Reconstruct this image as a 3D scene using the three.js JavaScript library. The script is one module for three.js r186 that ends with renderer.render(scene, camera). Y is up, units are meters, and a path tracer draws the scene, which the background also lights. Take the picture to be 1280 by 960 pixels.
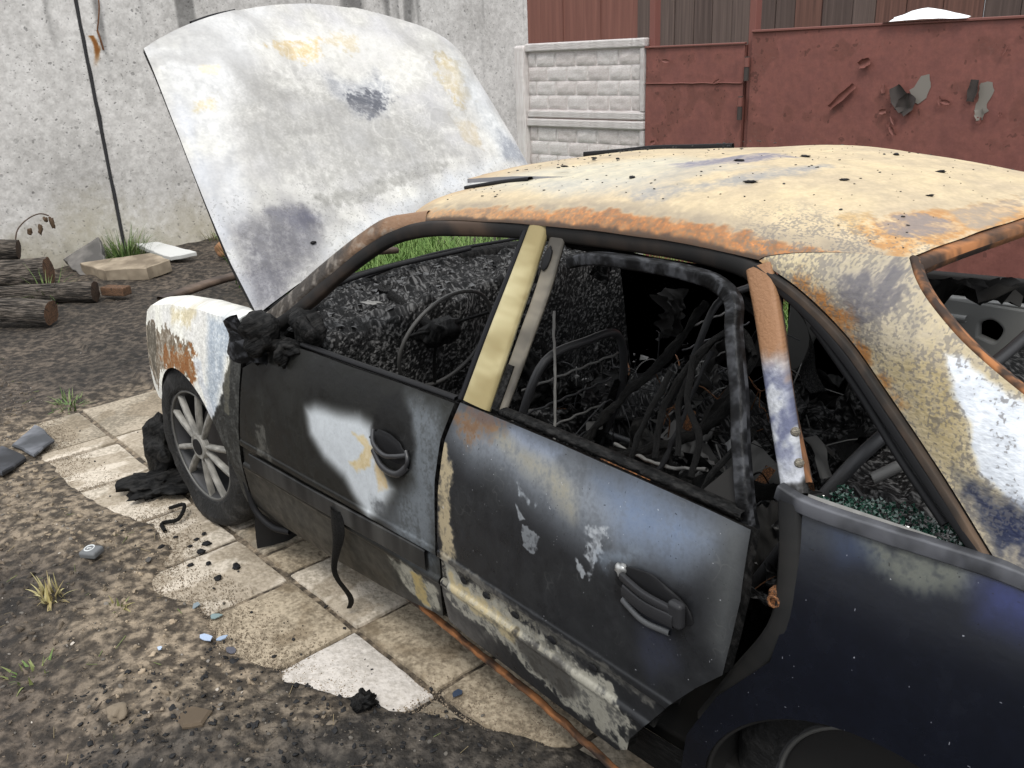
import * as THREE from 'three';
import { mergeGeometries, mergeVertices } from 'three/addons/utils/BufferGeometryUtils.js';
import { RoundedBoxGeometry } from 'three/addons/geometries/RoundedBoxGeometry.js';

// ---------- camera, sky, sun, exposure ----------
const scene = new THREE.Scene();
const camera = new THREE.PerspectiveCamera(47.26, 4 / 3, 0.05, 200);
camera.position.set(3.145, 1.722, 2.0789);
camera.rotation.set(-0.36003, 0.81486, -0.043725, 'YXZ');
scene.add(camera);

const renderer = new THREE.WebGLRenderer({ antialias: true });
renderer.toneMapping = THREE.LinearToneMapping;
renderer.toneMappingExposure = 1.36;
renderer.shadowMap.enabled = true;

{ // bright overcast sky
  const W = 256, H = 128, d = new Float32Array(W * H * 4);
  for (let j = 0; j < H; j++) for (let i = 0; i < W; i++) {
    const el = (j + 0.5) / H * Math.PI - Math.PI / 2, s = Math.sin(el), az = i / W * Math.PI * 2;
    let L = s > 0 ? 0.62 + 0.62 * s : 0.25;
    if (s > 0) L *= 1 + 0.05 * Math.sin(az * 3 + s * 7) + 0.04 * Math.sin(az * 7 - s * 11 + 1);
    const k = (j * W + i) * 4; d[k] = L * 0.97; d[k + 1] = L * 1.0; d[k + 2] = L * 1.045; d[k + 3] = 1;
  }
  const t = new THREE.DataTexture(d, W, H, THREE.RGBAFormat, THREE.FloatType);
  t.mapping = THREE.EquirectangularReflectionMapping; t.magFilter = t.minFilter = THREE.LinearFilter; t.needsUpdate = true;
  scene.background = t; scene.environment = t;
}
const sun = new THREE.DirectionalLight(new THREE.Color(1, 0.965, 0.9), 1.4);
sun.position.set(4.6, 9, 4.2); sun.target.position.set(0.5, 0, 0); sun.castShadow = true;
sun.shadow.radius = 30; sun.shadow.mapSize.set(2048, 2048);
Object.assign(sun.shadow.camera, { left: -9, right: 9, top: 9, bottom: -9, near: 0.5, far: 30 });
scene.add(sun, sun.target);

// ---------- helpers ----------
const DATA = {"fdoor":[[[[0.901,0.858],[1.06,0.905],[1.275,0.898],[1.264,0.814],[1.128,0.782],[0.93,0.756]],[26,26,25],0.03,0.03,0.8,0.2],[[[0.68,0.712],[0.911,0.719],[0.937,0.624],[1.075,0.51],[0.943,0.375],[0.613,0.407]],[30,30,28],0.05,0.05,0.6,0.3],[[[1.567,0.895],[1.404,0.902],[1.386,0.84],[1.419,0.764],[1.45,0.685],[1.389,0.614],[1.319,0.534],[1.376,0.441],[1.53,0.426],[1.555,0.631],[1.555,0.802]],[118,124,130],0.045,0.05,0.85,0.45],[[[0.931,0.746],[0.982,0.767],[1.087,0.779],[1.205,0.795],[1.259,0.786],[1.288,0.726],[1.318,0.661],[1.368,0.631],[1.312,0.539],[1.243,0.498],[1.189,0.54],[1.129,0.596],[1.029,0.621],[0.955,0.676]],[206,211,215],0.03,0.012,0.93,0.15],[[[1.172,0.74],[1.233,0.747],[1.277,0.723],[1.259,0.666],[1.195,0.632],[1.16,0.646],[1.213,0.672],[1.233,0.711]],[196,174,128],0.006,0.012,0.85,0.2],[[[1.283,0.693],[1.327,0.692],[1.35,0.625],[1.294,0.596]],[196,168,120],0.008,0.012,0.75,0.3],[[[1.272,0.812],[1.294,0.866],[1.357,0.896],[1.424,0.854],[1.461,0.784],[1.444,0.719],[1.387,0.683],[1.312,0.702],[1.266,0.754]],[24,24,24],0.016,0.012,0.95,0.1],[[[1.266,0.565],[1.378,0.591],[1.39,0.523],[1.288,0.471]],[70,72,74],0.02,0.03,0.7,0.4],[[[1.307,0.406],[1.444,0.402],[1.527,0.37],[1.517,0.297],[1.431,0.281],[1.335,0.321]],[180,176,160],0.012,0.03,0.85,0.5],[[[1.416,0.391],[1.461,0.399],[1.457,0.295],[1.412,0.289]],[176,152,92],0.006,0.02,0.8,0.4],[[[0.609,0.626],[0.672,0.629],[0.702,0.511],[0.62,0.5]],[120,118,112],0.012,0.04,0.55,0.8],[[[0.533,0.411],[1.045,0.402],[1.363,0.395],[1.33,0.307],[0.904,0.296],[0.49,0.295]],[58,58,56],0.02,0.03,0.5,0.6]],"rdoor":[[[[1.597,0.913],[1.801,0.923],[2.011,0.924],[2.191,0.923],[2.349,0.921],[2.421,0.917],[2.389,0.847],[2.306,0.806],[2.21,0.774],[2.157,0.766],[2.057,0.768],[1.921,0.79],[1.778,0.809],[1.68,0.811],[1.6,0.845]],[138,144,152],0.075,0.03,0.92,0.3],[[[2.079,0.895],[2.195,0.911],[2.322,0.899],[2.373,0.876],[2.293,0.821],[2.182,0.81]],[104,122,152],0.06,0.03,0.7,0.35],[[[1.805,0.913],[1.964,0.915],[1.948,0.884],[1.841,0.887]],[150,165,195],0.03,0.04,0.6,0.4],[[[1.597,0.893],[1.649,0.928],[1.768,0.921],[1.734,0.878],[1.659,0.841]],[118,90,66],0.015,0.03,0.95,0.75],[[[1.608,0.92],[1.68,0.93],[1.799,0.929],[1.69,0.903]],[92,78,74],0.008,0.012,0.8,0.4],[[[1.754,0.889],[1.948,0.888],[2.034,0.864],[2.037,0.801],[1.992,0.826],[1.881,0.846]],[172,160,128],0.03,0.04,0.5,0.6],[[[1.575,0.818],[1.614,0.758],[1.613,0.652],[1.639,0.54],[1.589,0.505],[1.568,0.657]],[186,170,138],0.008,0.02,0.9,0.5],[[[2.082,0.801],[2.141,0.818],[2.138,0.761],[2.116,0.731],[2.112,0.667],[2.097,0.679],[2.099,0.746]],[180,184,188],0.006,0.03,0.85,0.75],[[[2.067,0.714],[2.097,0.705],[2.089,0.653],[2.077,0.659]],[170,174,178],0.004,0.02,0.8,0.7],[[[1.852,0.811],[1.917,0.785],[1.897,0.774],[1.861,0.791]],[160,166,172],0.004,0.02,0.8,0.6],[[[1.854,0.766],[1.892,0.741],[1.877,0.732]],[150,154,158],0.002,0.006,0.9,0.3],[[[1.893,0.719],[1.947,0.717],[1.932,0.676],[1.905,0.685]],[150,154,158],0.002,0.02,0.7,0.8],[[[2.188,0.717],[2.198,0.721],[2.218,0.673],[2.207,0.672]],[170,172,172],0.002,0.003,0.9,0.2],[[[2.113,0.76],[2.227,0.798],[2.172,0.744],[2.124,0.735]],[120,130,142],0.02,0.03,0.7,0.5],[[[1.596,0.479],[1.729,0.472],[1.88,0.457],[2.018,0.452],[2.172,0.462],[2.229,0.403],[2.215,0.281],[2.143,0.286],[1.991,0.303],[1.826,0.341],[1.669,0.353],[1.587,0.378]],[176,172,158],0.012,0.05,0.9,0.6],[[[1.6,0.457],[1.726,0.447],[1.878,0.426],[1.84,0.391],[1.688,0.391],[1.607,0.416]],[198,178,132],0.008,0.025,0.7,0.6],[[[1.848,0.421],[2.017,0.425],[2.084,0.373],[1.993,0.315],[1.875,0.356]],[52,50,48],0.012,0.04,0.8,0.5],[[[1.589,0.524],[1.735,0.521],[1.968,0.508],[2.169,0.514],[2.301,0.493],[2.291,0.466],[2.144,0.475],[1.938,0.47],[1.698,0.485],[1.584,0.491]],[140,136,126],0.006,0.015,0.6,0.7],[[[2.395,0.915],[2.451,0.926],[2.466,0.805],[2.458,0.651],[2.411,0.701],[2.401,0.823]],[86,88,88],0.03,0.03,0.7,0.35],[[[2.171,0.749],[2.234,0.759],[2.353,0.762],[2.362,0.693],[2.312,0.649],[2.182,0.675]],[22,22,23],0.02,0.01,0.7,0.1],[[[2.26,0.658],[2.31,0.666],[2.345,0.613],[2.291,0.546],[2.256,0.583]],[62,66,84],0.03,0.04,0.5,0.5]],"quarter":[[[[2.477,0.941],[2.613,0.953],[2.634,0.927],[2.516,0.885]],[52,55,60],0.03,0.03,0.8,0.3],[[[2.56,0.941],[2.62,0.95],[2.65,0.919],[2.587,0.897]],[44,58,88],0.03,0.03,0.6,0.4],[[[2.617,0.949],[2.704,0.955],[2.801,0.957],[2.779,0.923],[2.714,0.894],[2.656,0.906]],[108,110,100],0.025,0.02,0.85,0.4],[[[2.791,0.962],[2.873,0.961],[2.914,0.883],[2.816,0.892]],[52,60,112],0.04,0.03,0.8,0.3],[[[2.548,0.737],[2.9,0.764],[2.917,0.678],[2.57,0.585]],[12,15,25],0.08,0.05,0.5,0.3]],"fender":[[[[-0.556,0.739],[-0.202,0.78],[0.048,0.785],[0.162,0.768],[0.202,0.683],[0.112,0.631],[0.005,0.66],[-0.148,0.634],[-0.358,0.493],[-0.502,0.6]],[112,98,80],0.006,0.05,0.95,0.45],[[[-0.222,0.654],[0.048,0.761],[0.176,0.754],[0.209,0.685],[0.129,0.641],[0.005,0.66],[-0.16,0.631]],[150,96,50],0.012,0.07,0.9,0.7],[[[-0.43,0.754],[-0.251,0.756],[-0.323,0.546],[-0.452,0.613]],[88,84,74],0.008,0.03,0.7,0.5],[[[-0.068,0.873],[0.141,0.899],[0.114,0.85],[-0.06,0.828]],[214,198,156],0.02,0.03,0.7,0.4],[[[0.271,0.905],[0.478,0.925],[0.428,0.789],[0.326,0.559],[0.266,0.639],[0.298,0.79]],[158,170,184],0.03,0.04,0.8,0.4],[[[0.155,0.746],[0.224,0.747],[0.314,0.562],[0.278,0.564]],[196,200,206],0.006,0.02,0.8,0.4],[[[0.471,0.939],[0.455,0.874],[0.444,0.793],[0.398,0.671],[0.312,0.549],[0.209,0.403],[0.314,-0.008],[0.659,0.542],[0.555,0.943]],[34,34,32],0.01,0.015,0.97,0.12],[[[0.427,0.803],[0.461,0.796],[0.432,0.593],[0.398,0.599]],[120,116,100],0.003,0.015,0.6,0.8]],"hood":[[[[0.663,1.096],[0.428,1.217],[0.085,1.294],[0.215,1.096],[0.369,0.912],[0.543,0.637],[0.631,0.683],[0.687,0.794]],[210,210,209],0.09,0.08,0.85,0.25],[[[0.688,0.622],[0.529,0.636],[0.56,0.431],[0.647,0.312],[0.73,0.328]],[205,206,208],0.05,0.06,0.8,0.3],[[[0.352,0.948],[0.022,0.895],[-0.355,0.691],[-0.425,0.474],[-0.038,0.428],[0.266,0.418],[0.446,0.536],[0.49,0.72]],[164,162,157],0.08,0.08,0.75,0.4],[[[0.24,1.116],[0.044,1.151],[-0.237,1.165],[-0.548,1.024],[-0.561,0.891],[-0.364,0.86],[-0.166,0.957],[0.05,0.989],[0.226,0.998]],[214,212,205],0.06,0.06,0.7,0.4],[[[0.191,1.086],[0.12,1.108],[-0.046,1.103],[-0.012,1.022],[0.154,1.014]],[214,190,144],0.02,0.07,0.85,0.35],[[[-0.155,1.125],[-0.241,1.097],[-0.203,1.056],[-0.129,1.075]],[206,190,156],0.02,0.06,0.6,0.4],[[[0.503,1.001],[0.431,0.99],[0.451,0.962],[0.509,0.973]],[228,210,168],0.008,0.015,0.6,0.5],[[[0.583,0.862],[0.508,0.848],[0.527,0.806],[0.589,0.813]],[216,198,152],0.02,0.05,0.6,0.5],[[[-0.661,1.074],[-0.762,0.946],[-0.698,0.756],[-0.598,0.703],[-0.608,0.843],[-0.612,0.976]],[196,178,138],0.022,0.07,0.7,0.6],[[[-0.525,0.675],[-0.638,0.629],[-0.601,0.494],[-0.524,0.537]],[196,180,150],0.02,0.03,0.6,0.5],[[[0.006,0.926],[-0.137,0.901],[-0.282,0.942],[-0.318,0.855],[-0.194,0.707],[-0.041,0.723],[0.019,0.827]],[150,152,158],0.035,0.05,0.7,0.4],[[[-0.058,0.857],[-0.133,0.819],[-0.247,0.893],[-0.263,0.817],[-0.202,0.723],[-0.079,0.735],[-0.048,0.794]],[84,86,94],0.024,0.07,0.9,0.35],[[[0.675,0.317],[0.502,0.352],[0.392,0.361],[0.299,0.287],[0.46,0.139],[0.651,0.011],[0.738,0.001],[0.73,0.133]],[98,97,103],0.07,0.06,0.95,0.35],[[[0.529,0.364],[0.383,0.359],[0.334,0.286],[0.443,0.272]],[86,86,100],0.03,0.04,0.8,0.5],[[[0.336,0.216],[0.084,0.277],[-0.347,0.382],[-0.778,0.462],[-0.512,0.353],[-0.099,0.251],[0.256,0.164],[0.415,0.128]],[214,217,220],0.05,0.05,0.75,0.4],[[[0.347,0.396],[0.141,0.38],[-0.21,0.443],[-0.393,0.457],[-0.273,0.405],[0.091,0.334],[0.309,0.335]],[150,148,142],0.02,0.04,0.7,0.4],[[[-0.759,1.062],[-0.813,0.828],[-0.828,0.421],[-0.678,0.462],[-0.665,0.75]],[200,203,205],0.05,0.04,0.7,0.3],[[[-0.757,0.585],[-0.845,0.485],[-0.835,0.394],[-0.675,0.419]],[120,124,134],0.03,0.03,0.6,0.5],[[[0.658,0.896],[0.615,0.893],[0.73,0.005],[0.743,0.104]],[196,199,206],0.03,0.04,0.6,0.4]],"hoodrings":[[-0.155,0.638,0.055],[-0.475,0.654,0.06],[0.003,0.727,0.1],[0.422,0.586,0.12],[0.127,0.548,0.2],[-0.596,0.91,0.07]],"roof":[[[[1.278,0.409],[1.409,0.221],[1.69,0.045],[1.874,0.13],[1.836,0.403],[1.646,0.481]],[188,184,168],0.07,0.05,0.8,0.3],[[[1.774,0.188],[1.926,-0.006],[2.044,0.045],[1.991,0.176],[1.872,0.26]],[110,108,128],0.02,0.03,0.75,0.5],[[[1.849,0.481],[2.03,0.364],[2.144,0.078],[2.176,0.124],[2.097,0.345],[1.956,0.501]],[140,140,142],0.025,0.03,0.7,0.5],[[[1.452,0.39],[1.772,0.357],[1.923,0.195],[2.056,0.214],[1.896,0.468],[1.6,0.488]],[168,166,160],0.03,0.04,0.5,0.5],[[[1.194,0.579],[1.438,0.552],[1.73,0.559],[1.96,0.559],[2.113,0.552],[2.27,0.559],[2.364,0.559],[2.294,0.579],[2.098,0.572],[1.838,0.579],[1.472,0.579],[1.219,0.585]],[140,130,116],0.02,0.03,0.85,0.45],[[[2.326,0.429],[2.383,0.377],[2.449,0.449],[2.393,0.488]],[186,152,102],0.015,0.03,0.7,0.6],[[[2.391,0.423],[2.453,0.345],[2.501,0.241],[2.532,-0.019],[2.598,0.085],[2.557,0.39],[2.506,0.52],[2.439,0.488]],[180,128,72],0.02,0.04,0.85,0.6],[[[2.409,0.409],[2.47,0.338],[2.52,0.331],[2.5,0.429],[2.449,0.449]],[128,122,124],0.012,0.04,0.8,0.7],[[[2.501,0.241],[2.532,-0.032],[2.566,-0.019],[2.557,0.306]],[150,146,140],0.012,0.03,0.7,0.7]],"cpil":[[[[2.41,1.338],[2.475,1.326],[2.509,1.35],[2.553,1.305],[2.644,1.233],[2.62,1.192],[2.548,1.203],[2.472,1.254]],[150,142,128],0.03,0.05,0.9,0.7],[[[2.449,1.316],[2.518,1.325],[2.545,1.291],[2.511,1.266],[2.477,1.281]],[78,76,86],0.012,0.04,0.7,0.9],[[[2.241,1.337],[2.375,1.306],[2.453,1.264],[2.548,1.203],[2.607,1.152],[2.567,1.168],[2.481,1.229],[2.385,1.28]],[172,116,64],0.02,0.04,0.95,0.4],[[[2.544,1.214],[2.641,1.244],[2.717,1.199],[2.724,1.107],[2.709,1.08],[2.64,1.135]],[178,160,118],0.03,0.03,0.85,0.4],[[[2.665,1.246],[2.694,1.24],[2.748,1.219],[2.797,1.199],[2.871,1.099],[2.844,1.048],[2.758,1.083],[2.737,1.11],[2.725,1.154],[2.697,1.195]],[218,223,230],0.007,0.012,1,0.06],[[[2.716,1.076],[2.77,1.073],[2.844,1.048],[2.879,1.004],[2.801,0.981]],[84,86,92],0.02,0.02,0.9,0.4],[[[2.752,1.056],[2.844,1.048],[2.901,0.936],[2.821,0.986]],[26,34,66],0.025,0.02,0.9,0.3]]};
function rng(a) { return () => { a |= 0; a = a + 0x6D2B79F5 | 0; let t = Math.imul(a ^ a >>> 15, 1 | a); t = t + Math.imul(t ^ t >>> 7, 61 | t) ^ t; return ((t ^ t >>> 14) >>> 0) / 4294967296; }; }
const HT = new Float32Array(65536); { const r = rng(7); for (let i = 0; i < 65536; i++) HT[i] = r() * 2 - 1; }
function vn(x, y) {
  const xi = Math.floor(x), yi = Math.floor(y); let fx = x - xi, fy = y - yi;
  fx = fx * fx * (3 - 2 * fx); fy = fy * fy * (3 - 2 * fy);
  const a = (xi & 255) | ((yi & 255) << 8), b = ((xi + 1) & 255) | ((yi & 255) << 8), c = (xi & 255) | (((yi + 1) & 255) << 8), d = ((xi + 1) & 255) | (((yi + 1) & 255) << 8);
  return (HT[a] * (1 - fx) + HT[b] * fx) * (1 - fy) + (HT[c] * (1 - fx) + HT[d] * fx) * fy;
}
function fbm(x, y, o = 4) { let s = 0, a = 0.5; for (let i = 0; i < o; i++) { s += a * vn(x, y); x = x * 2.03 + 17.3; y = y * 2.03 - 9.1; a *= 0.5; } return s; }
function vn3(x, y, z) {
  const xi = Math.floor(x), yi = Math.floor(y), zi = Math.floor(z); let fx = x - xi, fy = y - yi, fz = z - zi; fx = fx * fx * (3 - 2 * fx); fy = fy * fy * (3 - 2 * fy); fz = fz * fz * (3 - 2 * fz);
  const h = (a, b, c) => HT[(Math.imul(a, 7919) + Math.imul(b, 104729) + Math.imul(c, 1299709) >>> 3) & 65535];
  const l = (b, c) => h(xi, b, c) * (1 - fx) + h(xi + 1, b, c) * fx;
  return (l(yi, zi) * (1 - fy) + l(yi + 1, zi) * fy) * (1 - fz) + (l(yi, zi + 1) * (1 - fy) + l(yi + 1, zi + 1) * fy) * fz;
}
const n3 = (x, y, z, o = 3) => { let s = 0, a = 0.6; for (let i = 0; i < o; i++) { s += a * vn3(x, y, z); x = x * 2.07 + 5.3; y = y * 2.07 - 3.1; z = z * 2.07 + 8.9; a *= 0.52; } return s; };
const clamp = (v, a = 0, b = 1) => v < a ? a : v > b ? b : v;
const sstep = (a, b, v) => { const t = clamp((v - a) / (b - a)); return t * t * (3 - 2 * t); };
const lerp = (a, b, t) => a + (b - a) * t;
const V = (x, y, z) => new THREE.Vector3(x, y, z);
function pl(tab, x) { // piecewise smooth table lookup
  if (x <= tab[0][0]) return tab[0][1];
  for (let i = 1; i < tab.length; i++) if (x <= tab[i][0]) { const a = tab[i - 1], b = tab[i]; return lerp(a[1], b[1], (x - a[0]) / (b[0] - a[0])); }
  return tab[tab.length - 1][1];
}
function polySD(p, x, y) {
  let d = 1e9, s = 1;
  for (let i = 0, j = p.length - 1; i < p.length; j = i++) {
    const ex = p[j][0] - p[i][0], ey = p[j][1] - p[i][1], wx = x - p[i][0], wy = y - p[i][1];
    const t = clamp((wx * ex + wy * ey) / (ex * ex + ey * ey + 1e-12)), bx = wx - ex * t, by = wy - ey * t;
    d = Math.min(d, bx * bx + by * by);
    const c1 = y >= p[i][1], c2 = y < p[j][1], c3 = ex * wy > ey * wx;
    if ((c1 && c2 && c3) || (!c1 && !c2 && !c3)) s = -s;
  }
  return s * Math.sqrt(d);
}
function dataTex(w, h, fn, srgb, repeat) {
  const d = new Uint8Array(w * h * 4), c = [0, 0, 0];
  for (let j = 0; j < h; j++) for (let i = 0; i < w; i++) { fn(i, j, c); const k = (j * w + i) * 4; d[k] = clamp(c[0], 0, 255); d[k + 1] = clamp(c[1], 0, 255); d[k + 2] = clamp(c[2], 0, 255); d[k + 3] = 255; }
  const t = new THREE.DataTexture(d, w, h); t.magFilter = THREE.LinearFilter; t.minFilter = THREE.LinearMipmapLinearFilter; t.generateMipmaps = true;
  if (srgb) t.colorSpace = THREE.SRGBColorSpace; if (repeat) t.wrapS = t.wrapT = THREE.RepeatWrapping; t.needsUpdate = true; return t;
}
// burnt paint: layers of [polygon, rgb, soft, ragged, alpha, mottle] over a base colour, in the panel's own metres
function burntPaint(box, ppm, base, layers, o = {}) {
  const [x0, y0, x1, y1] = box, w = Math.min(2048, Math.round((x1 - x0) * ppm)), h = Math.min(2048, Math.round((y1 - y0) * ppm));
  const L = layers.map(l => { const xs = l[0].map(p => p[0]), ys = l[0].map(p => p[1]), m = l[2] + l[3] * 1.5; return { p: l[0], c: l[1], soft: l[2], amp: l[3], al: l[4], mot: l[5], b: [Math.min(...xs) - m, Math.min(...ys) - m, Math.max(...xs) + m, Math.max(...ys) + m] }; });
  const R = new Uint8Array(w * h * 4), gr = o.grain ?? 0.1, sp = o.speck ?? 0, se = o.seed ?? 0, rb = o.rough ?? 0.75;
  const map = dataTex(w, h, (i, j, c) => {
    const x = lerp(x0, x1, (i + 0.5) / w), y = lerp(y0, y1, (j + 0.5) / h);
    const n1 = fbm(x * 9 + se, y * 9, 3), n2 = fbm(x * 42 + se, y * 42 + 3, 3), n4 = fbm(x * 150, y * 150 + se, 2), ns = fbm(x * 60 + y * 14, y * 9 - x * 4 + se, 3);
    c[0] = base[0]; c[1] = base[1]; c[2] = base[2];
    const tn = 1 + 0.10 * n1 + 0.08 * n2; c[0] *= tn; c[1] *= tn; c[2] *= tn * (1 - 0.03 * n1);
    let lum = 0;
    for (const l of L) {
      if (x < l.b[0] || y < l.b[1] || x > l.b[2] || y > l.b[3]) continue;
      const sd = polySD(l.p, x, y) + l.amp * (l.soft > 0.025 ? n1 * 0.6 + n2 * 0.2 : n1 * 0.9 + n2 * 0.7 + n4 * 0.3);
      let m = sstep(l.soft, -l.soft, sd); if (m <= 0) continue;
      m *= l.al * (1 - l.mot * clamp(0.3 + (l.soft > 0.025 ? 0.6 : 1.3) * n2 + 1.0 * n4 + 0.7 * ns));
      c[0] = lerp(c[0], l.c[0] * (1 + 0.1 * n2), m); c[1] = lerp(c[1], l.c[1] * (1 + 0.1 * n2), m); c[2] = lerp(c[2], l.c[2] * (1 + 0.1 * n2), m);
    }
    const fil = Math.abs(fbm(x * 16 + se, y * 16 - se, 3)), fq = sstep(0.02, 0.004, fil) * sstep(0.0, 0.3, n1) * (o.fil ?? 0.12); c[0] = lerp(c[0], 150, fq); c[1] = lerp(c[1], 148, fq); c[2] = lerp(c[2], 142, fq);
    const g = 1 + gr * (n4 + 0.6 * ns); c[0] *= g; c[1] *= g; c[2] *= g;
    if (o.post) o.post(x, y, c, n1, n2, n4);
    if (sp) { const q = vn(x * 260 + 9, y * 260 + se), q2 = vn(x * 97 + 40, y * 97 + se); if (q > 0.9 - sp && q2 > 0.62) { c[0] = lerp(c[0], 200, 0.7); c[1] = lerp(c[1], 200, 0.7); c[2] = lerp(c[2], 205, 0.7); } else if (q < -0.9 + sp * 0.7 && q2 < -0.35) { c[0] *= 0.5; c[1] *= 0.5; c[2] *= 0.5; } }
    const k = (j * w + i) * 4; lum = (c[0] + c[1] + c[2]) / 765; R[k] = R[k + 2] = R[k + 3] = 255; R[k + 1] = 255 * clamp(rb + 0.35 * (lum - 0.3) + 0.18 * n2 + 0.1 * n1, 0.25, 1);
  }, true);
  const rt = new THREE.DataTexture(R, w, h); rt.magFilter = THREE.LinearFilter; rt.minFilter = THREE.LinearMipmapLinearFilter; rt.generateMipmaps = true; rt.needsUpdate = true;
  const m = new THREE.MeshPhysicalMaterial({ map, roughnessMap: rt, roughness: 1, metalness: o.metal ?? 0.0, clearcoat: o.coat ?? 0, clearcoatRoughness: 0.25, specularIntensity: o.spec ?? 0.7 });
  m.bumpMap = blister; m.bumpScale = o.bump ?? 0.0012; return m;
}
const blister = dataTex(512, 512, (i, j, c) => { const x = i / 512, y = j / 512; let v = 128 + 150 * fbm(x * 32, y * 32, 4) ; c[0] = c[1] = c[2] = v; }, false, true); blister.repeat.set(3, 3);
const mat = (r, g, b, rough = 0.8, o = {}) => new (r < 0.03 && !o.metalness ? SootMat : THREE.MeshStandardMaterial)({ color: new THREE.Color().setRGB(r, g, b), roughness: rough, ...o });
class SootMat extends THREE.MeshPhysicalMaterial { constructor(p) { super({ specularIntensity: 0.35, ...p }); } } // carbon black reflects less than paint
// speckled small-scale material (tileable noise map), uv in metres
function noiseTex(c0, c1, o = {}) {
  const n = o.n ?? 256, f = o.f ?? 16, sx = o.sx ?? 1;
  return dataTex(n, n, (i, j, c) => {
    const x = i / n, y = j / n; let v = 0, a = 0.5, ff = f;
    for (let k = 0; k < 4; k++) { const p = Math.round(ff * sx), q = Math.round(ff); v += a * tileN(x * p, y * q, p, q); ff *= 2; a *= 0.55; }
    v = clamp(0.5 + v * (o.k ?? 0.9)); if (o.pow) v = Math.pow(v, o.pow);
    for (let k = 0; k < 3; k++) c[k] = lerp(c0[k], c1[k], v);
  }, o.srgb ?? true, true);
}
function tileN(x, y, p, q) {
  const xi = Math.floor(x), yi = Math.floor(y); let fx = x - xi, fy = y - yi; fx = fx * fx * (3 - 2 * fx); fy = fy * fy * (3 - 2 * fy);
  const h = (a, b) => HT[((((a % p) + p) % p) * 131 + (((b % q) + q) % q) * 977 + 53) & 65535];
  return (h(xi, yi) * (1 - fx) + h(xi + 1, yi) * fx) * (1 - fy) + (h(xi, yi + 1) * (1 - fx) + h(xi + 1, yi + 1) * fx) * fy;
}
const names = {};
function numbered(n) { const k = names[n] = (names[n] ?? -1) + 1; return k ? `${n}_${String(k).padStart(3, '0')}` : n; }
function thing(name, label, category, pos = [0, 0, 0], turn = 0, group) { const o = new THREE.Group(); o.name = numbered(name); o.position.set(...pos); o.rotation.y = turn; o.userData = { label, category }; if (group) o.userData.group = group; scene.add(o); return o; }
function single(name, geo, m, label, category, group) { const o = new THREE.Mesh(geo, m); o.name = numbered(name); o.userData = { label, category }; if (group) o.userData.group = group; scene.add(o); return o; }
function structure(name, geo, m) { const o = new THREE.Mesh(geo, m); o.name = numbered(name); o.userData = { kind: 'structure', label: '' }; delete o.userData.label; scene.add(o); return o; }
function part(parent, name, geo, m, label) { const o = new THREE.Mesh(geo, m); o.name = name; if (label) o.userData.label = label; parent.add(o); return o; }
function clean(g) { for (const k of Object.keys(g.attributes)) if (!['position', 'normal', 'uv'].includes(k)) g.deleteAttribute(k); return g.index ? g.toNonIndexed() : g; }
const merge = gs => mergeGeometries(gs.map(clean));
const tube = (pts, r, seg = 24, rs = 7, closed = false) => new THREE.TubeGeometry(new THREE.CatmullRomCurve3(pts.map(p => p.isVector3 ? p : V(...p)), closed), seg, r, rs, closed);
function lump(rx, ry, rz, amp, seed, det = 4, f = 3) {
  const g = mergeVertices((() => { const q = new THREE.IcosahedronGeometry(1, det); q.deleteAttribute('uv'); q.deleteAttribute('normal'); return q; })(), 1e-4), p = g.attributes.position;
  for (let i = 0; i < p.count; i++) { const x = p.getX(i), y = p.getY(i), z = p.getZ(i), k = 1 + amp * (1.4 * n3(x * f + seed, y * f, z * f + seed, 4)); p.setXYZ(i, x * rx * k, y * ry * k, z * rz * k); }
  g.computeVertexNormals(); const uv = new Float32Array(p.count * 2); for (let i = 0; i < p.count; i++) { uv[2 * i] = p.getX(i) + p.getZ(i) * 0.5; uv[2 * i + 1] = p.getY(i) + p.getZ(i) * 0.5; } g.setAttribute('uv', new THREE.BufferAttribute(uv, 2)); return g;
}
// uneven, heat-warped surface: every vertex moved by solid noise
function roughen(g, amp, f) { const p = g.attributes.position; for (let i = 0; i < p.count; i++) { const x = p.getX(i) * f, y = p.getY(i) * f, z = p.getZ(i) * f; p.setXYZ(i, p.getX(i) + amp * n3(x, y, z), p.getY(i) + amp * n3(x + 9.1, y + 3.3, z), p.getZ(i) + amp * n3(x - 5.7, y, z + 7.7)); } g.computeVertexNormals(); return g; }
function gridGeo(nu, nv, fn, uvfn, index = true) {
  const P = [], U = [], I = [];
  for (let j = 0; j <= nv; j++) for (let i = 0; i <= nu; i++) { const p = fn(i / nu, j / nv); P.push(p.x, p.y, p.z); const u = uvfn ? uvfn(i / nu, j / nv, p) : [i / nu, j / nv]; U.push(u[0], u[1]); }
  for (let j = 0; j < nv; j++) for (let i = 0; i < nu; i++) { const a = j * (nu + 1) + i, b = a + 1, c = a + nu + 1, d = c + 1; I.push(a, b, d, a, d, c); }
  const g = new THREE.BufferGeometry(); g.setAttribute('position', new THREE.Float32BufferAttribute(P, 3)); g.setAttribute('uv', new THREE.Float32BufferAttribute(U, 2)); g.setIndex(I); g.computeVertexNormals(); return g;
}
const range = (a, b, n) => Array.from({ length: n + 1 }, (_, i) => lerp(a, b, i / n));
function densify(poly, d) { const o = []; for (let i = 0; i < poly.length; i++) { const a = poly[i], b = poly[(i + 1) % poly.length], n = Math.max(1, Math.ceil(Math.hypot(b[0] - a[0], b[1] - a[1]) / d)); for (let k = 0; k < n; k++) o.push([lerp(a[0], b[0], k / n), lerp(a[1], b[1], k / n)]); } return o; }
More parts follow.
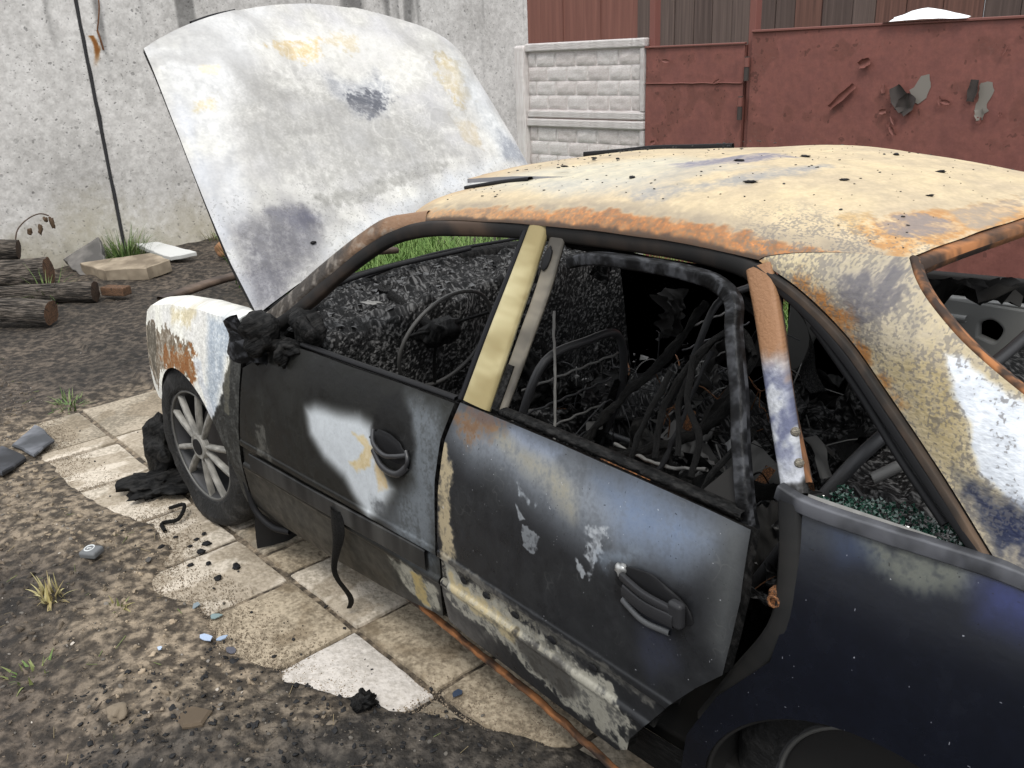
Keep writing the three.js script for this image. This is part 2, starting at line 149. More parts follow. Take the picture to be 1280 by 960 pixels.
function smoothPoly(ctrl, n = 6) { const c = new THREE.CatmullRomCurve3(ctrl.map(p => V(p[0], p[1], 0)), false, 'centripetal'); return c.getPoints(ctrl.length * n).map(p => [p.x, p.y]); }
// a sheet-metal panel: polygon in its own (a, b) metres cut on grid lines, laid on the surface fn(a, b); returns the outer skin and the folded back
function panel(poly, xs, ys, fn, box, thick = 0.02) {
  const clip = (P, ax, v, keepLess) => { const o = []; for (let i = 0; i < P.length; i++) { const a = P[i], b = P[(i + 1) % P.length], ia = keepLess ? a[ax] <= v : a[ax] >= v, ib = keepLess ? b[ax] <= v : b[ax] >= v; if (ia) o.push(a); if (ia !== ib) { const t = (v - a[ax]) / (b[ax] - a[ax]); o.push([lerp(a[0], b[0], t), lerp(a[1], b[1], t)]); } } return o; };
  const verts = [], idx = [], key = new Map();
  const vid = p => { const k = Math.round(p[0] * 2e4) + ',' + Math.round(p[1] * 2e4); let v = key.get(k); if (v === undefined) { v = verts.length; verts.push(p); key.set(k, v); } return v; };
  for (let i = 0; i + 1 < xs.length; i++) {
    let col = clip(clip(poly, 0, xs[i], false), 0, xs[i + 1], true); if (col.length < 3) continue;
    for (let j = 0; j + 1 < ys.length; j++) {
      let c = clip(clip(col, 1, ys[j], false), 1, ys[j + 1], true); if (c.length < 3) continue;
      c = c.filter((p, k) => { const q = c[(k + 1) % c.length]; return Math.hypot(p[0] - q[0], p[1] - q[1]) > 1e-5; }); if (c.length < 3) continue;
      const tri = THREE.ShapeUtils.triangulateShape(c.map(p => new THREE.Vector2(p[0], p[1])), []);
      for (const t of tri) { const a = vid(c[t[0]]), b = vid(c[t[1]]), d = vid(c[t[2]]); if (a === b || b === d || a === d) continue; const A = verts[a], B = verts[b], Dd = verts[d], ar = (B[0] - A[0]) * (Dd[1] - A[1]) - (B[1] - A[1]) * (Dd[0] - A[0]); if (Math.abs(ar) < 1e-9) continue; if (ar > 0) idx.push(a, b, d); else idx.push(a, d, b); }
    }
  }
  const P = verts.map(p => fn(p[0], p[1])), e = 0.003;
  const N = (a, b) => { const p = fn(a, b), u = fn(a + e, b).sub(p), v = fn(a, b + e).sub(p); return u.cross(v).normalize(); };
  const g = new THREE.BufferGeometry(), pos = [], uv = []; P.forEach((p, i) => { pos.push(p.x, p.y, p.z); uv.push((verts[i][0] - box[0]) / (box[2] - box[0]), (verts[i][1] - box[1]) / (box[3] - box[1])); });
  g.setAttribute('position', new THREE.Float32BufferAttribute(pos, 3)); g.setAttribute('uv', new THREE.Float32BufferAttribute(uv, 2)); g.setIndex(idx); g.computeVertexNormals();
  const b = new THREE.BufferGeometry(), bp = []; verts.forEach((v, i) => { const n = N(v[0], v[1]), p = P[i].clone().addScaledVector(n, -thick); bp.push(p.x, p.y, p.z); });
  const bi = []; for (let i = 0; i < idx.length; i += 3) bi.push(idx[i], idx[i + 2], idx[i + 1]);
  const ring = densify(poly, 0.03), R0 = [], R1 = [], R2 = []; ring.forEach(p => { const n = N(p[0], p[1]), q = fn(p[0], p[1]); R0.push(q); R2.push(q.clone().addScaledVector(n, -thick)); });
  const base = verts.length, rp = []; ring.forEach((p, i) => { rp.push(R0[i], R2[i]); }); rp.forEach(p => bp.push(p.x, p.y, p.z));
  for (let i = 0; i < ring.length; i++) { const a = base + 2 * i, c = base + 2 * ((i + 1) % ring.length); bi.push(a, a + 1, c, c, a + 1, c + 1); }
  b.setAttribute('position', new THREE.Float32BufferAttribute(bp, 3)); b.setIndex(bi); { const bu = []; for (const v of verts) bu.push(v[0], v[1]); for (const p of ring) bu.push(p[0], p[1], p[0] + 0.02, p[1] + 0.02); b.setAttribute('uv', new THREE.Float32BufferAttribute(bu, 2)); } b.computeVertexNormals();
  return [g, b];
}
// a bar with a rounded rectangular section swept along points, up vector given
function bar(pts, w, t, up, seg = 30, rs = 12, e = 0.5) {
  const c = new THREE.CatmullRomCurve3(pts.map(p => V(...p)), false, 'centripetal'), len = c.getLength();
  return gridGeo(rs, seg, (a, s) => { const p = c.getPoint(s), tan = c.getTangent(s), n = up.clone().cross(tan).normalize(), b = tan.clone().cross(n).normalize(), th = a * 2 * Math.PI, cx = Math.cos(th), sy = Math.sin(th), f = k => Math.sign(k) * Math.pow(Math.abs(k), e), W = typeof w === 'function' ? w(s) : w; return p.addScaledVector(n, f(cx) * W / 2).addScaledVector(b, f(sy) * t / 2); }, (a, s, p) => [a * 0.1, s * len]);
}

// ---------- ground ----------
const ZE = [[-2.2, 0.7], [-1.75, 0.98], [-1.45, 1.02], [-1.0, 1.08], [-0.7, 1.07], [-0.4, 1.0], [-0.15, 0.98], [0.1, 1.05], [0.25, 1.14], [0.45, 1.13], [0.63, 1.09], [0.8, 1.12], [1.05, 1.08], [1.25, 1.04], [1.45, 0.93], [1.6, 0.84], [1.9, 0.7], [2.3, 0.55]];
const edgeD = (x, z) => pl(ZE, x) - z + 0.09 * fbm(x * 2.7, z * 2.7, 3) + 0.03 * fbm(x * 13, z * 13, 3); // > 0 on bare slabs
function groundY(x, z) {
  const far = Math.max(0, Math.hypot(x - 0.5, z - 1) - 3);
  const on = z > 0.3 ? sstep(-0.05, 0.02, edgeD(x, z)) * sstep(-1.95, -1.8, x) : 0;
  const clod = 0.012 * fbm(x * 13, z * 13, 3) + 0.007 * Math.abs(fbm(x * 30, z * 30, 3)) + 0.016 * fbm(x * 3.5, z * 3.5, 3);
  const rmp = z > 0.3 ? 0.12 + 0.88 * sstep(0.0, 0.3, -edgeD(x, z)) : 1;
  let soil = 0.003 + (0.010 + clod * 1.5) * rmp + 0.03 * fbm(x * 0.8, z * 0.8, 2) * sstep(0, 2, far);
  if (z < 0.3 && x > -0.9 && x < 4) soil = lerp(soil, -0.012, sstep(0.3, 0.1, z) * sstep(-1, -0.6, x));
  soil += 0.05 * sstep(-4.2, -5.2, x) + 0.05 * sstep(-1.4, -2.4, z);
  return lerp(soil, -0.013 + 0.25 * clod, on);
}
function soilColor(x, z, o) {
  const e = edgeD(x, z), n = fbm(x * 2.2, z * 2.2, 3), n2 = fbm(x * 9 + 4, z * 9, 3), n3_ = fbm(x * 40, z * 40, 2);
  let r = 0.10, g = 0.083, b = 0.068;
  const t = clamp(0.5 + n * 1.1); r = lerp(r * 0.75, 0.155, t); g = lerp(g * 0.75, 0.127, t); b = lerp(b * 0.75, 0.103, t);
  const sand = sstep(-0.6, -0.08, e + 0.05 * n2 + 0.22 * n) * (z > 0.3 ? 1 : 0) * sstep(-2.1, -1.6, x);
  r = lerp(r, 0.33, sand * 0.92); g = lerp(g, 0.275, sand * 0.92); b = lerp(b, 0.21, sand * 0.92);
  const ash = sstep(0.5, 0.85, (x - 0.55) * 0.9 + n * 0.5 + n2 * 0.25) * sstep(0.10, -0.02, e + 0.06 * n2) ;
  r = lerp(r, 0.05, ash * 0.85); g = lerp(g, 0.047, ash * 0.85); b = lerp(b, 0.045, ash * 0.85);
  const soot = z < 0.8 ? sstep(0.8, 0.3, z) * 0.6 * sstep(-1.2, -0.4, x) * sstep(3.9, 3, x) : 0; r = lerp(r, 0.06, soot); g = lerp(g, 0.055, soot); b = lerp(b, 0.05, soot);  // just a darker ground tone along the car length, fading in from the slabs
  const k = 1 + 0.2 * n2 + 0.2 * n3_; o[0] = r * k * 0.9; o[1] = g * k * 0.86; o[2] = b * k * 0.8;
}
{
  const xs = [], zs_ = []; const lines = (a, arr) => { let x = a[0]; for (let i = 1; i < a.length; i += 2) { const st = a[i], en = a[i + 1]; while (x < en - st * 0.5) { arr.push(x); x += st; } x = en; } arr.push(x); };
  lines([-40, 6, -10, 0.5, -6.2, 0.05, -2.4, 0.0125, 1.9, 0.03, 2.6, 0.3, 6, 6, 40], xs);
  lines([-40, 6, -9, 0.5, -3, 0.06, 0.3, 0.02, 0.8, 0.0125, 2.15, 0.1, 4, 6, 40], zs_);
  const P = [], U = [], Cc = [], I = [], c = [0, 0, 0], nx = xs.length, nz = zs_.length;
  for (const z of zs_) for (const x of xs) { P.push(x, groundY(x, z), z); U.push(x, z); soilColor(x, z, c); Cc.push(...c); }
  for (let j = 0; j < nz - 1; j++) for (let i = 0; i < nx - 1; i++) { const a = j * nx + i; I.push(a, a + nx, a + 1, a + 1, a + nx, a + nx + 1); }
  const g = new THREE.BufferGeometry(); g.setAttribute('position', new THREE.Float32BufferAttribute(P, 3)); g.setAttribute('uv', new THREE.Float32BufferAttribute(U, 2)); g.setAttribute('color', new THREE.Float32BufferAttribute(Cc, 3)); g.setIndex(I); g.computeVertexNormals();
  const fine = noiseTex([110, 108, 106], [255, 255, 255], { n: 1024, f: 40, k: 1.3 }), fb = noiseTex([0, 0, 0], [255, 255, 255], { n: 1024, f: 40, srgb: false, k: 1.2 });
  fine.repeat.set(0.9, 0.9); fb.repeat.set(1.3, 1.3);
  structure('ground', g, new THREE.MeshStandardMaterial({ vertexColors: true, map: fine, bumpMap: fb, bumpScale: 0.005, roughness: 0.85 }));
}
// paving slabs: each slab a piece of the pavement
const pavement = new THREE.Group(); pavement.name = 'pavement'; pavement.userData = { kind: 'structure' }; scene.add(pavement);
{
  const cols = [[[158, 148, 132], [204, 193, 177]], [[124, 112, 94], [176, 162, 140]], [[178, 171, 162], [204, 197, 189]], [[124, 115, 100], [170, 158, 140]]];
  const maps = cols.map((c, i) => { const t = dataTex(512, 512, (a, b, o) => { const x = a / 512, y = b / 512, n = fbm(x * 5 + i * 9, y * 5, 4), m = fbm(x * 60, y * 60 + i, 3), s = sstep(0.12, 0.3, fbm(x * 3.3 + 7 * i, y * 3.3 + 2, 4)); const t = clamp(0.55 + n * 0.8 + m * 1.1); for (let k = 0; k < 3; k++) { o[k] = lerp(c[0][k], c[1][k], t); o[k] = lerp(o[k], [112, 97, 76][k], s * (i === 2 ? 0.2 : i === 1 ? 0.5 : 0.32)); } }, true, true); return t; });
  const bump = noiseTex([0, 0, 0], [255, 255, 255], { n: 512, f: 30, srgb: false }); 
  const mats = maps.map(m => new THREE.MeshStandardMaterial({ map: m, bumpMap: bump, bumpScale: 0.003, roughness: 0.92 }));
  const r = rng(21); let n = 0;
  const slabGeo = (w, d, k) => { const g = new THREE.BoxGeometry(w, 0.045, d, 12, 2, 12), p = g.attributes.position; for (let i = 0; i < p.count; i++) { let x = p.getX(i), y = p.getY(i), z = p.getZ(i); const ex = Math.abs(x) > w / 2 - 1e-4, ez = Math.abs(z) > d / 2 - 1e-4, top = y > 0.02; if (ex) x -= Math.sign(x) * (0.004 * Math.abs(fbm(z * 30 + k * 7, k, 3)) * 2 + (top ? 0.004 : 0)); if (ez) z -= Math.sign(z) * (0.004 * Math.abs(fbm(x * 30 + k * 5, k + 9, 3)) * 2 + (top ? 0.004 : 0)); if (top && (ex || ez)) y -= 0.004; if (ex && ez) { x *= 0.993; z *= 0.993; } if (top) y += 0.003 * fbm(x * 9 + k, z * 9, 2); p.setXYZ(i, x, y, z); } g.computeVertexNormals(); return g; };
  const slab = (x0, x1, z0, z1, m) => {
    const fx = r.o < 0.5 ? -1 : 1, fz = r.q < 0.5 ? -1 : 1, w = x1 - x0 - 0.009, d = z1 - z0 - 0.009, g = slabGeo(w, d, n), p = g.attributes.position, u = g.attributes.uv;
    for (let i = 0; i < p.count; i++) u.setXY(i, 0.5 + fx * p.getX(i) / 0.62, 0.5 + fz * p.getZ(i) / 0.62);
    const cx = (x0 + x1) / 2, o = part(pavement, n ? `paving_slab_${String(n).padStart(3, '0')}` : 'paving_slab', g, mats[m]); n++;
    o.position.set(cx, -0.0225 + 0.006 * (r() - 0.6), (z0 + z1) / 2 + 0.036 * (cx - 0.3)); o.rotation.set((r() - 0.5) * 0.024, -0.036 + (r() - 0.5) * 0.01, (r() - 0.5) * 0.012); r.o = r(); r.q = r();
  };
  r.o = 0.1; r.q = 0.3;
  const outer = [[-1.72, -1.26, 3], [-1.26, -1.13, 0], [-1.13, -0.69, 0], [-0.69, -0.22, 0], [-0.22, 0.2, 0], [0.2, 0.61, 0], [0.61, 1.035, 1], [1.035, 1.465, 2], [1.465, 1.9, 3]];
  for (const [a, b, m] of outer) slab(a, b, 0.81, 1.235, m);
  for (const [a, b, m] of [[-1.72, -1.2, 3], [-1.2, -0.75, 0], [-0.75, -0.3, 3], [-0.3, 0.15, 0], [0.15, 0.4, 3], [0.4, 0.585, 1], [0.585, 1.04, 0], [1.04, 1.465, 1], [1.465, 1.9, 1], [1.9, 2.33, 3]]) slab(a, b, 0.385, 0.805, m);
}
// loose stones and crumbs of soil and charcoal: uncountable
function scatter(name, geo, m, n, seed, place, label, cat) {
  const im = new THREE.InstancedMesh(geo, m, n), r = rng(seed), q = new THREE.Quaternion(), M = new THREE.Matrix4(); let k = 0, c = new THREE.Color();
  for (let t = 0; k < n && t < n * 30; t++) { const p = place(r); if (!p) continue; q.setFromEuler(new THREE.Euler(r() * 6, r() * 6, r() * 6)); if (p.flat) q.setFromEuler(new THREE.Euler((r() - 0.5) * p.flat, r() * 6.3, (r() - 0.5) * p.flat)); M.compose(V(p.x, p.y, p.z), q, V(p.s * (0.6 + r() * 0.8), p.s * (p.h ?? (0.5 + r() * 0.5)), p.s * (0.6 + r() * 0.8))); im.setMatrixAt(k, M); if (p.c) im.setColorAt(k, c.setRGB(...p.c)); k++; }
  im.count = k; im.name = numbered(name); im.userData = { kind: 'stuff', label, category: cat }; scene.add(im); return im;
}
const inView = (r) => { const x = lerp(-4.8, 2.3, r()), z = lerp(-0.6, 2.1, r()); if (x > -0.8 && z < 0.8) return null; return [x, z]; };
const pebble = lump(1, 1, 1, 0.5, 3, 1, 1.4);
scatter('pebbles', pebble, mat(1, 1, 1, 0.95), 3600, 5, r => { const a = inView(r); if (!a) return null; const e = edgeD(...a); if (e > -0.02 && r() > 0.04) return null; const s = 0.0016 + 0.006 * Math.pow(r(), 5), v = 0.08 + 0.2 * r() * r() + (r() < 0.04 ? 0.35 : 0); return { x: a[0], z: a[1], y: Math.max(groundY(...a), e > 0 ? 0 : -1) + s * 0.2, s, c: [v, v * 0.9, v * 0.78] }; }, 'small stones and soil crumbs scattered over the bare ground', 'pebbles');
scatter('soil_clods', lump(1, 1, 1, 0.9, 9, 1, 1.9), mat(1, 1, 1, 1), 7000, 6, r => { const a = inView(r); if (!a || edgeD(...a) > -0.08) return null; const s = 0.0022 + 0.008 * Math.pow(r(), 6), c = [0, 0, 0]; soilColor(a[0], a[1], c); return { x: a[0], z: a[1], y: groundY(...a), s, h: 0.5 + r() * 0.4, c: (k => c.map(v => v * k))(0.6 + r() * 0.8) }; }, 'dark crumbly clods of earth lying on the soil', 'soil');
scatter('charcoal_crumbs', lump(1, 1, 1, 0.6, 12, 1, 1.7), mat(0.02, 0.02, 0.021, 0.6), 1500, 8, r => { let x, z; if (r() < 0.75) { x = lerp(0.7, 2.2, r()); z = lerp(0.85, 1.75, r()); } else { x = lerp(-1.2, 1.6, r()); z = 0.82 + 0.3 * r(); if (r() < 0.6) return null; } const e = edgeD(x, z); if (e > 0 && r() > 0.12) return null; const s = 0.002 + 0.008 * Math.pow(r(), 3); return { x, z, y: Math.max(groundY(x, z), e > 0 ? 0.001 : -1) + s * 0.2, s, flat: 1.2, h: 0.4 }; }, 'black charcoal crumbs beside the car', 'charcoal');

scatter('sand_grains', new THREE.IcosahedronGeometry(1, 0), mat(1, 1, 1, 1), 14000, 27, r => { const x = lerp(-1.7, 1.85, r()), zz = pl(ZE, x), z = zz - 0.28 * Math.pow(r(), 1.6) + 0.12, e = edgeD(x, z); if (e < -0.03 || r() < 1.1 * e / 0.3 + 0.35 * fbm(x * 6, z * 6, 2)) return null; const s = 0.0008 + 0.0022 * Math.pow(r(), 2), v = 0.5 + 0.7 * r(); return { x, z, y: 0.0006, s, c: [0.27 * v, 0.215 * v, 0.155 * v] }; }, 'sand and dirt trodden over the edges of the paving slabs', 'sand');
scatter('litter', (() => { const g = new THREE.CylinderGeometry(0.03, 0.02, 1, 5); g.rotateZ(Math.PI / 2); return g; })(), mat(1, 1, 1, 0.9), 900, 17, r => { const a = inView(r); if (!a || edgeD(...a) > -0.03) return null; const s = 0.012 + 0.045 * Math.pow(r(), 2.5), t = r(), c = t < 0.5 ? [0.07, 0.05, 0.035] : t < 0.85 ? [0.24, 0.19, 0.11] : [0.14, 0.17, 0.06]; return { x: a[0], z: a[1], y: groundY(...a) + 0.004, s, flat: 0.3, h: s > 0.03 ? 1 : 1.4, c }; }, 'bits of straw and twig littering the soil', 'litter');

// ---------- concrete wall ----------
{
  const W = 2048, Hh = 1024, L = 7.2, T = 3.6, px = W / L, depth = new Float32Array(W * Hh), r = rng(44);
  const stamp = (n, smin, smax, dmax, el) => { for (let k = 0; k < n; k++) { const cx = r() * W, cy = r() * Hh, a = (smin + (smax - smin) * Math.pow(r(), 3)) * px, b = a * (0.35 + 0.6 * r()), th = r() * 3.14, d = dmax * (0.4 + 0.6 * r()); const c = Math.cos(th), s = Math.sin(th); for (let y = Math.max(0, cy - a | 0); y <= Math.min(Hh - 1, cy + a); y++) for (let x = Math.max(0, cx - a | 0); x <= Math.min(W - 1, cx + a); x++) { const u = ((x - cx) * c + (y - cy) * s) / a, v = (-(x - cx) * s + (y - cy) * c) / b, q = u * u + v * v + 0.5 * vn(x * 0.5, y * 0.5); if (q < 1) depth[y * W + x] = Math.max(depth[y * W + x], d * Math.min(1, (1 - q) * 2.5)); } } };
  stamp(10000, 0.003, 0.011, 0.6); stamp(1100, 0.007, 0.024, 0.7); stamp(50, 0.02, 0.04, 0.5);
  const map = dataTex(W, Hh, (i, j, c) => {
    const x = i / px, y = j / px, n = fbm(x * 1.4, y * 1.4, 4), m = fbm(x * 22, y * 22, 3), f = fbm(x * 80, y * 80, 2), d = depth[j * W + i];
    let R = 203 + n * 30 + m * 26 + f * 18, G = R - 3, B = R - 7;
    const damp = sstep(0.75, 0.1, y + 0.35 * n + 0.15 * m) * 0.55; R = lerp(R, 196, damp); G = lerp(G, 186, damp); B = lerp(B, 158, damp);
    const run = sstep(0.12, 0.4, fbm(x * 5, y * 0.35 + 3, 3)) * sstep(1.2, 2.4, y) * 0.35; R *= 1 - run; G *= 1 - run; B *= 1 - run;
    const k = 1 - 0.42 * d; c[0] = R * k; c[1] = G * k; c[2] = B * k;
    // rust run below the lifting loop
    const rx = Math.abs(x - 1.735 - 0.02 * Math.sin(y * 20)) - 0.012, ry = y - 2.05; if (ry > -0.26 && ry < 0.02) { const q = sstep(0.022, -0.006, rx + 0.02 * m) * sstep(-0.26, -0.1, ry); c[0] = lerp(c[0], 140, q); c[1] = lerp(c[1], 88, q); c[2] = lerp(c[2], 36, q); }
  }, true);
  map.wrapS = map.wrapT = THREE.RepeatWrapping;
  const bm = dataTex(W, Hh, (i, j, c) => { c[0] = c[1] = c[2] = 200 - 170 * depth[j * W + i] + 60 * fbm(i * 0.09, j * 0.09, 3); }, false, true);
  const m = new THREE.MeshStandardMaterial({ map, bumpMap: bm, bumpScale: 0.005, roughness: 0.85 });
  const mk = (z0, z1, label) => { // z0 > z1
    const g = new RoundedBoxGeometry(0.16, 3.4, z0 - z1, 2, 0.012), p = g.attributes.position, u = g.attributes.uv, cz = (z0 + z1) / 2;
    for (let i = 0; i < p.count; i++) u.setXY(i, (0.6 - (p.getZ(i) + cz)) / L + p.getX(i) * 0.1, (p.getY(i) + 1.65) / T);
    const o = single('concrete_wall_panel', g, m, label, 'wall panel', 'precast wall panels'); o.position.set(-5.48, 1.6, cz); return o;
  };
  mk(3.2, -0.985, 'pitted grey concrete wall panel behind the stacked logs');
  mk(-1.012, -6.62, 'pitted grey concrete wall panel behind the raised white car hood');
  single('joint_filler', tube(range(0, 3.2, 24).map((y, i) => V(-5.405 + 0.004 * vn(i, 3), y, -0.998 + 0.008 * vn(i * 1.7, 9))), 0.014, 60, 6), mat(0.03, 0.03, 0.032, 0.9), 'black tar line in the upright joint of the concrete wall', 'joint');
  single('steel_loop', merge([tube([[-5.41, 2.5, -1.17], [-5.37, 2.3, -1.18], [-5.375, 2.15, -1.15], [-5.40, 2.06, -1.13]], 0.006, 24, 6), tube([[-5.40, 2.06, -1.13], [-5.385, 2.0, -1.135], [-5.395, 1.9, -1.15]], 0.009, 12, 6)]), mat(0.16, 0.07, 0.03, 0.9), 'thin rusty steel loop hanging from the concrete wall', 'steel loop');
}
// ---------- white precast fence ----------
{
  const wm = noiseTex([232, 223, 219], [250, 245, 242], { f: 10, k: 1 }), wb = noiseTex([0, 0, 0], [255, 255, 255], { f: 20, srgb: false });
  wm.repeat.set(2, 2); wb.repeat.set(3, 3);
  const m = new THREE.MeshStandardMaterial({ map: wm, bumpMap: wb, bumpScale: 0.004, roughness: 0.9 }), m2 = new THREE.MeshStandardMaterial({ map: wm, bumpMap: wb, bumpScale: 0.004, roughness: 0.9, color: new THREE.Color().setRGB(0.95, 0.93, 0.925) });
  const X0 = -1.52, X1 = -0.475, Z = -2.6, r = rng(77);
  const bxg = (w, h, d, x, y, z) => { const g = new RoundedBoxGeometry(w, h, d, 2, Math.min(w, h, d) * 0.22); g.translate(x, y, z); return g; };
  const fence = thing('precast_fence', 'white brick-patterned precast fence between raised hood and red gate', 'fence');
  part(fence, 'post', bxg(0.09, 1.77, 0.12, X0 - 0.045, 0.885, Z - 0.015), m);
  const variants = [0, 1, 2].map(k => { const g = new THREE.BoxGeometry(1, 1, 1, 12, 5, 1), p = g.attributes.position; for (let i = 0; i < p.count; i++) if (p.getZ(i) > 0) { const x = p.getX(i), y = p.getY(i), ed = Math.min(0.5 - Math.abs(x), (0.5 - Math.abs(y)) * 0.5); p.setZ(i, ed < 0.01 ? 0.1 : 0.5 + 0.55 * fbm(x * 4 + k * 9, y * 2.6 + k, 3)); } g.computeVertexNormals(); return g; });
  for (let row = 0; row < 4; row++) {
    const top = 1.782 - row * 0.5, t = new THREE.Group(); t.name = 'panel'; t.position.y = top - 0.5; fence.add(t);
    const w = X1 - X0, cx = (X0 + X1) / 2;
    part(t, 'back_slab', bxg(w, 0.49, 0.035, cx, 0.25, Z - 0.03), m);
    part(t, 'rail', bxg(w + 0.01, 0.055, 0.062, cx, 0.47, Z - 0.01), m); part(t, 'rail', bxg(w, 0.05, 0.055, cx, 0.028, Z - 0.012), m);
    part(t, 'edge', bxg(0.03, 0.385, 0.052, X1 - 0.016, 0.248, Z - 0.012), m);
    for (let k = 0; k < 4; k++) { let x = X0 + (k % 2 ? 0.005 : -0.10); const y = 0.107 + (3 - k) * 0.094; while (x < X1 - 0.06) { const a = Math.max(x, X0 + 0.005), b = Math.min(x + 0.178, X1 - 0.036); x += 0.186; if (b - a < 0.03) continue; const o = part(t, 'brick', variants[(r() * 3) | 0], r() < 0.5 ? m : m2); o.scale.set(b - a - 0.002, 0.0885, 0.018); o.position.set((a + b) / 2, y, Z - 0.0105); } }
  }
}
// ---------- red sheet-metal gate ----------
{
  const red = burntPaint([0, 0, 4.5, 2], 420, [126, 80, 72], [], { grain: 0.06, seed: 31, rough: 0.62, bump: 0.0006, post: (x, y, c, n1, n2, n4) => { const s = sstep(0.1, 0.35, n1) * 0.12; c[0] *= 1 - s; c[1] *= 1 - s; c[2] *= 1 - s; if (n2 > 0.37 && n1 > 0.1) { c[0] *= 0.8; c[1] *= 0.8; c[2] *= 0.8; } } });
  const redTrim = mat(0.19, 0.07, 0.055, 0.6), grey = mat(0.21, 0.19, 0.165, 0.8), dark = mat(0.05, 0.04, 0.036, 0.8);
  const sheet = (x0, x1, y0, y1, z, seed) => { const g = gridGeo(Math.round((x1 - x0) / 0.03), Math.round((y1 - y0) / 0.03), (u, v) => { const x = lerp(x0, x1, u), y = lerp(y0, y1, v); return V(x, y, z + 0.006 * fbm(x * 2.4 + seed, y * 2.4, 2) + 0.0008 * fbm(x * 12 + seed, y * 12, 2)); }, (u, v, p) => [(p.x + 0.6) / 4.5, p.y / 2]); return g; };
  const bx = (w, h, d, x, y, z) => { const g = new RoundedBoxGeometry(w, h, d, 2, 0.004); g.translate(x, y, z); return g; };
  const Z = -2.6;
  const side = thing('gate_side_panel', 'narrow red sheet-metal panel between white fence and hinge post', 'gate panel', [0, 0, 0]);
  part(side, 'sheet', sheet(-0.468, 0.235, 0.02, 1.715, Z, 4), red); part(side, 'back_sheet', bx(0.70, 1.69, 0.03, -0.117, 0.87, Z - 0.03), redTrim); part(side, 'top_edge', bx(0.71, 0.012, 0.03, -0.117, 1.722, Z - 0.002), redTrim);
  part(side, 'weld_seam', tube(range(-0.465, 0.23, 14).map((x, i) => V(x, 1.507 + 0.003 * vn(i, 2), Z + 0.006)), 0.005, 40, 5), red);
  const post = (x, h, label) => { const o = single('gate_post', bx(0.042, h, 0.06, x, h / 2, Z - 0.05), redTrim, label, 'gate post', 'gate posts'); return o; };
  post(-0.44, 2.6, 'red steel post rising beside the white fence'); post(0.262, 2.6, 'red steel hinge post carrying the gate leaf');
  const leaf = thing('gate_leaf', 'wide red gate leaf with peeling curled paint behind the car roof', 'gate');
  part(leaf, 'sheet', sheet(0.285, 3.6, 0.03, 1.775, Z + 0.012, 11), red);
  part(leaf, 'back_sheet', bx(3.31, 1.74, 0.02, 1.945, 0.9, Z - 0.03), redTrim); part(leaf, 'top_edge', bx(3.32, 0.014, 0.05, 1.945, 1.782, Z - 0.002), redTrim);
  for (const [x, y] of [[0.268, 1.585], [0.236, 1.37]]) { const h = part(leaf, 'hinge', new THREE.CylinderGeometry(0.014, 0.014, 0.13, 12), dark); h.position.set(x, y, Z + 0.025); const k = part(h, 'knuckle', new THREE.CylinderGeometry(0.0165, 0.0165, 0.05, 12), redTrim); k.position.y = 0.035; }
  // bare metal where paint has come away, and the curled flaps of paint
  const flat = (pts, m, z, name) => part(leaf, name, panel(pts, range(-0.3, 4, 60), range(0.8, 2, 30), (x, y) => V(x, y, Z + z + 0.012 + 0.006 * fbm(x * 2.4 + 11, y * 2.4, 2) + 0.0008 * fbm(x * 12 + 11, y * 12, 2)), [0, 0, 1, 1], 0.001)[0], m);
  const patch = (px, n, seed) => densify(px, 0.02).map(([x, y], i) => [x + 0.007 * vn(i * 0.9, seed), y + 0.007 * vn(i * 0.9 + 40, seed)]);
  flat(patch([[1.205, 1.47], [1.25, 1.535], [1.29, 1.545], [1.30, 1.50], [1.285, 1.43], [1.25, 1.40], [1.215, 1.42]], 0, 3), grey, 0.003, 'bare_patch');
  flat(patch([[1.53, 1.50], [1.585, 1.50], [1.60, 1.46], [1.575, 1.40], [1.585, 1.37], [1.545, 1.35], [1.52, 1.37], [1.535, 1.42]], 0, 8), grey, 0.003, 'bare_patch');
  const flap = (x, y, w, h, rot, curl, m) => { const g = gridGeo(10, 10, (u, v) => { const a = (u - 0.5) * curl, q = 1 - Math.abs(v - 0.5) * 1.2 * (0.6 + 0.4 * vn(v * 6, w * 90)); return V(Math.sin(a) / curl * w * q, (v - 0.5) * h, (1 - Math.cos(a)) / curl * w + 0.006); }); const o = part(leaf, 'paint_flap', g, m); o.position.set(x, y, Z + 0.022); o.rotation.z = rot; return o; };
  flap(1.165, 1.43, 0.10, 0.13, 0.5, 1.6, dark); flap(1.20, 1.40, 0.10, 0.10, -0.6, 1.5, dark); flap(1.51, 1.465, 0.06, 0.10, -0.1, 2.2, dark); flap(1.553, 1.355, 0.05, 0.05, 0.2, 1.5, grey);
  flap(0.855, 1.435, 0.05, 0.17, -0.85, 2.4, red); flap(0.96, 1.60, 0.06, 0.06, -1.2, 2.2, red); flap(1.14, 1.27, 0.03, 0.05, 0.6, 2.0, red);
  const rr = rng(91); for (let k = 0; k < 12; k++) { const near = [[1.06, 1.42], [1.12, 1.34], [1.36, 1.47], [1.60, 1.32], [1.62, 1.6], [-0.25, 1.62], [0.05, 1.55], [-0.4, 1.2]][k % 8]; const o = flap(near[0] + (rr() - 0.5) * 0.12, near[1] + (rr() - 0.5) * 0.12, 0.012 + rr() * 0.02, 0.02 + rr() * 0.03, rr() * 6, 1.5, rr() < 0.6 ? red : redTrim); if (near[0] < 0.3) side.attach(o); }
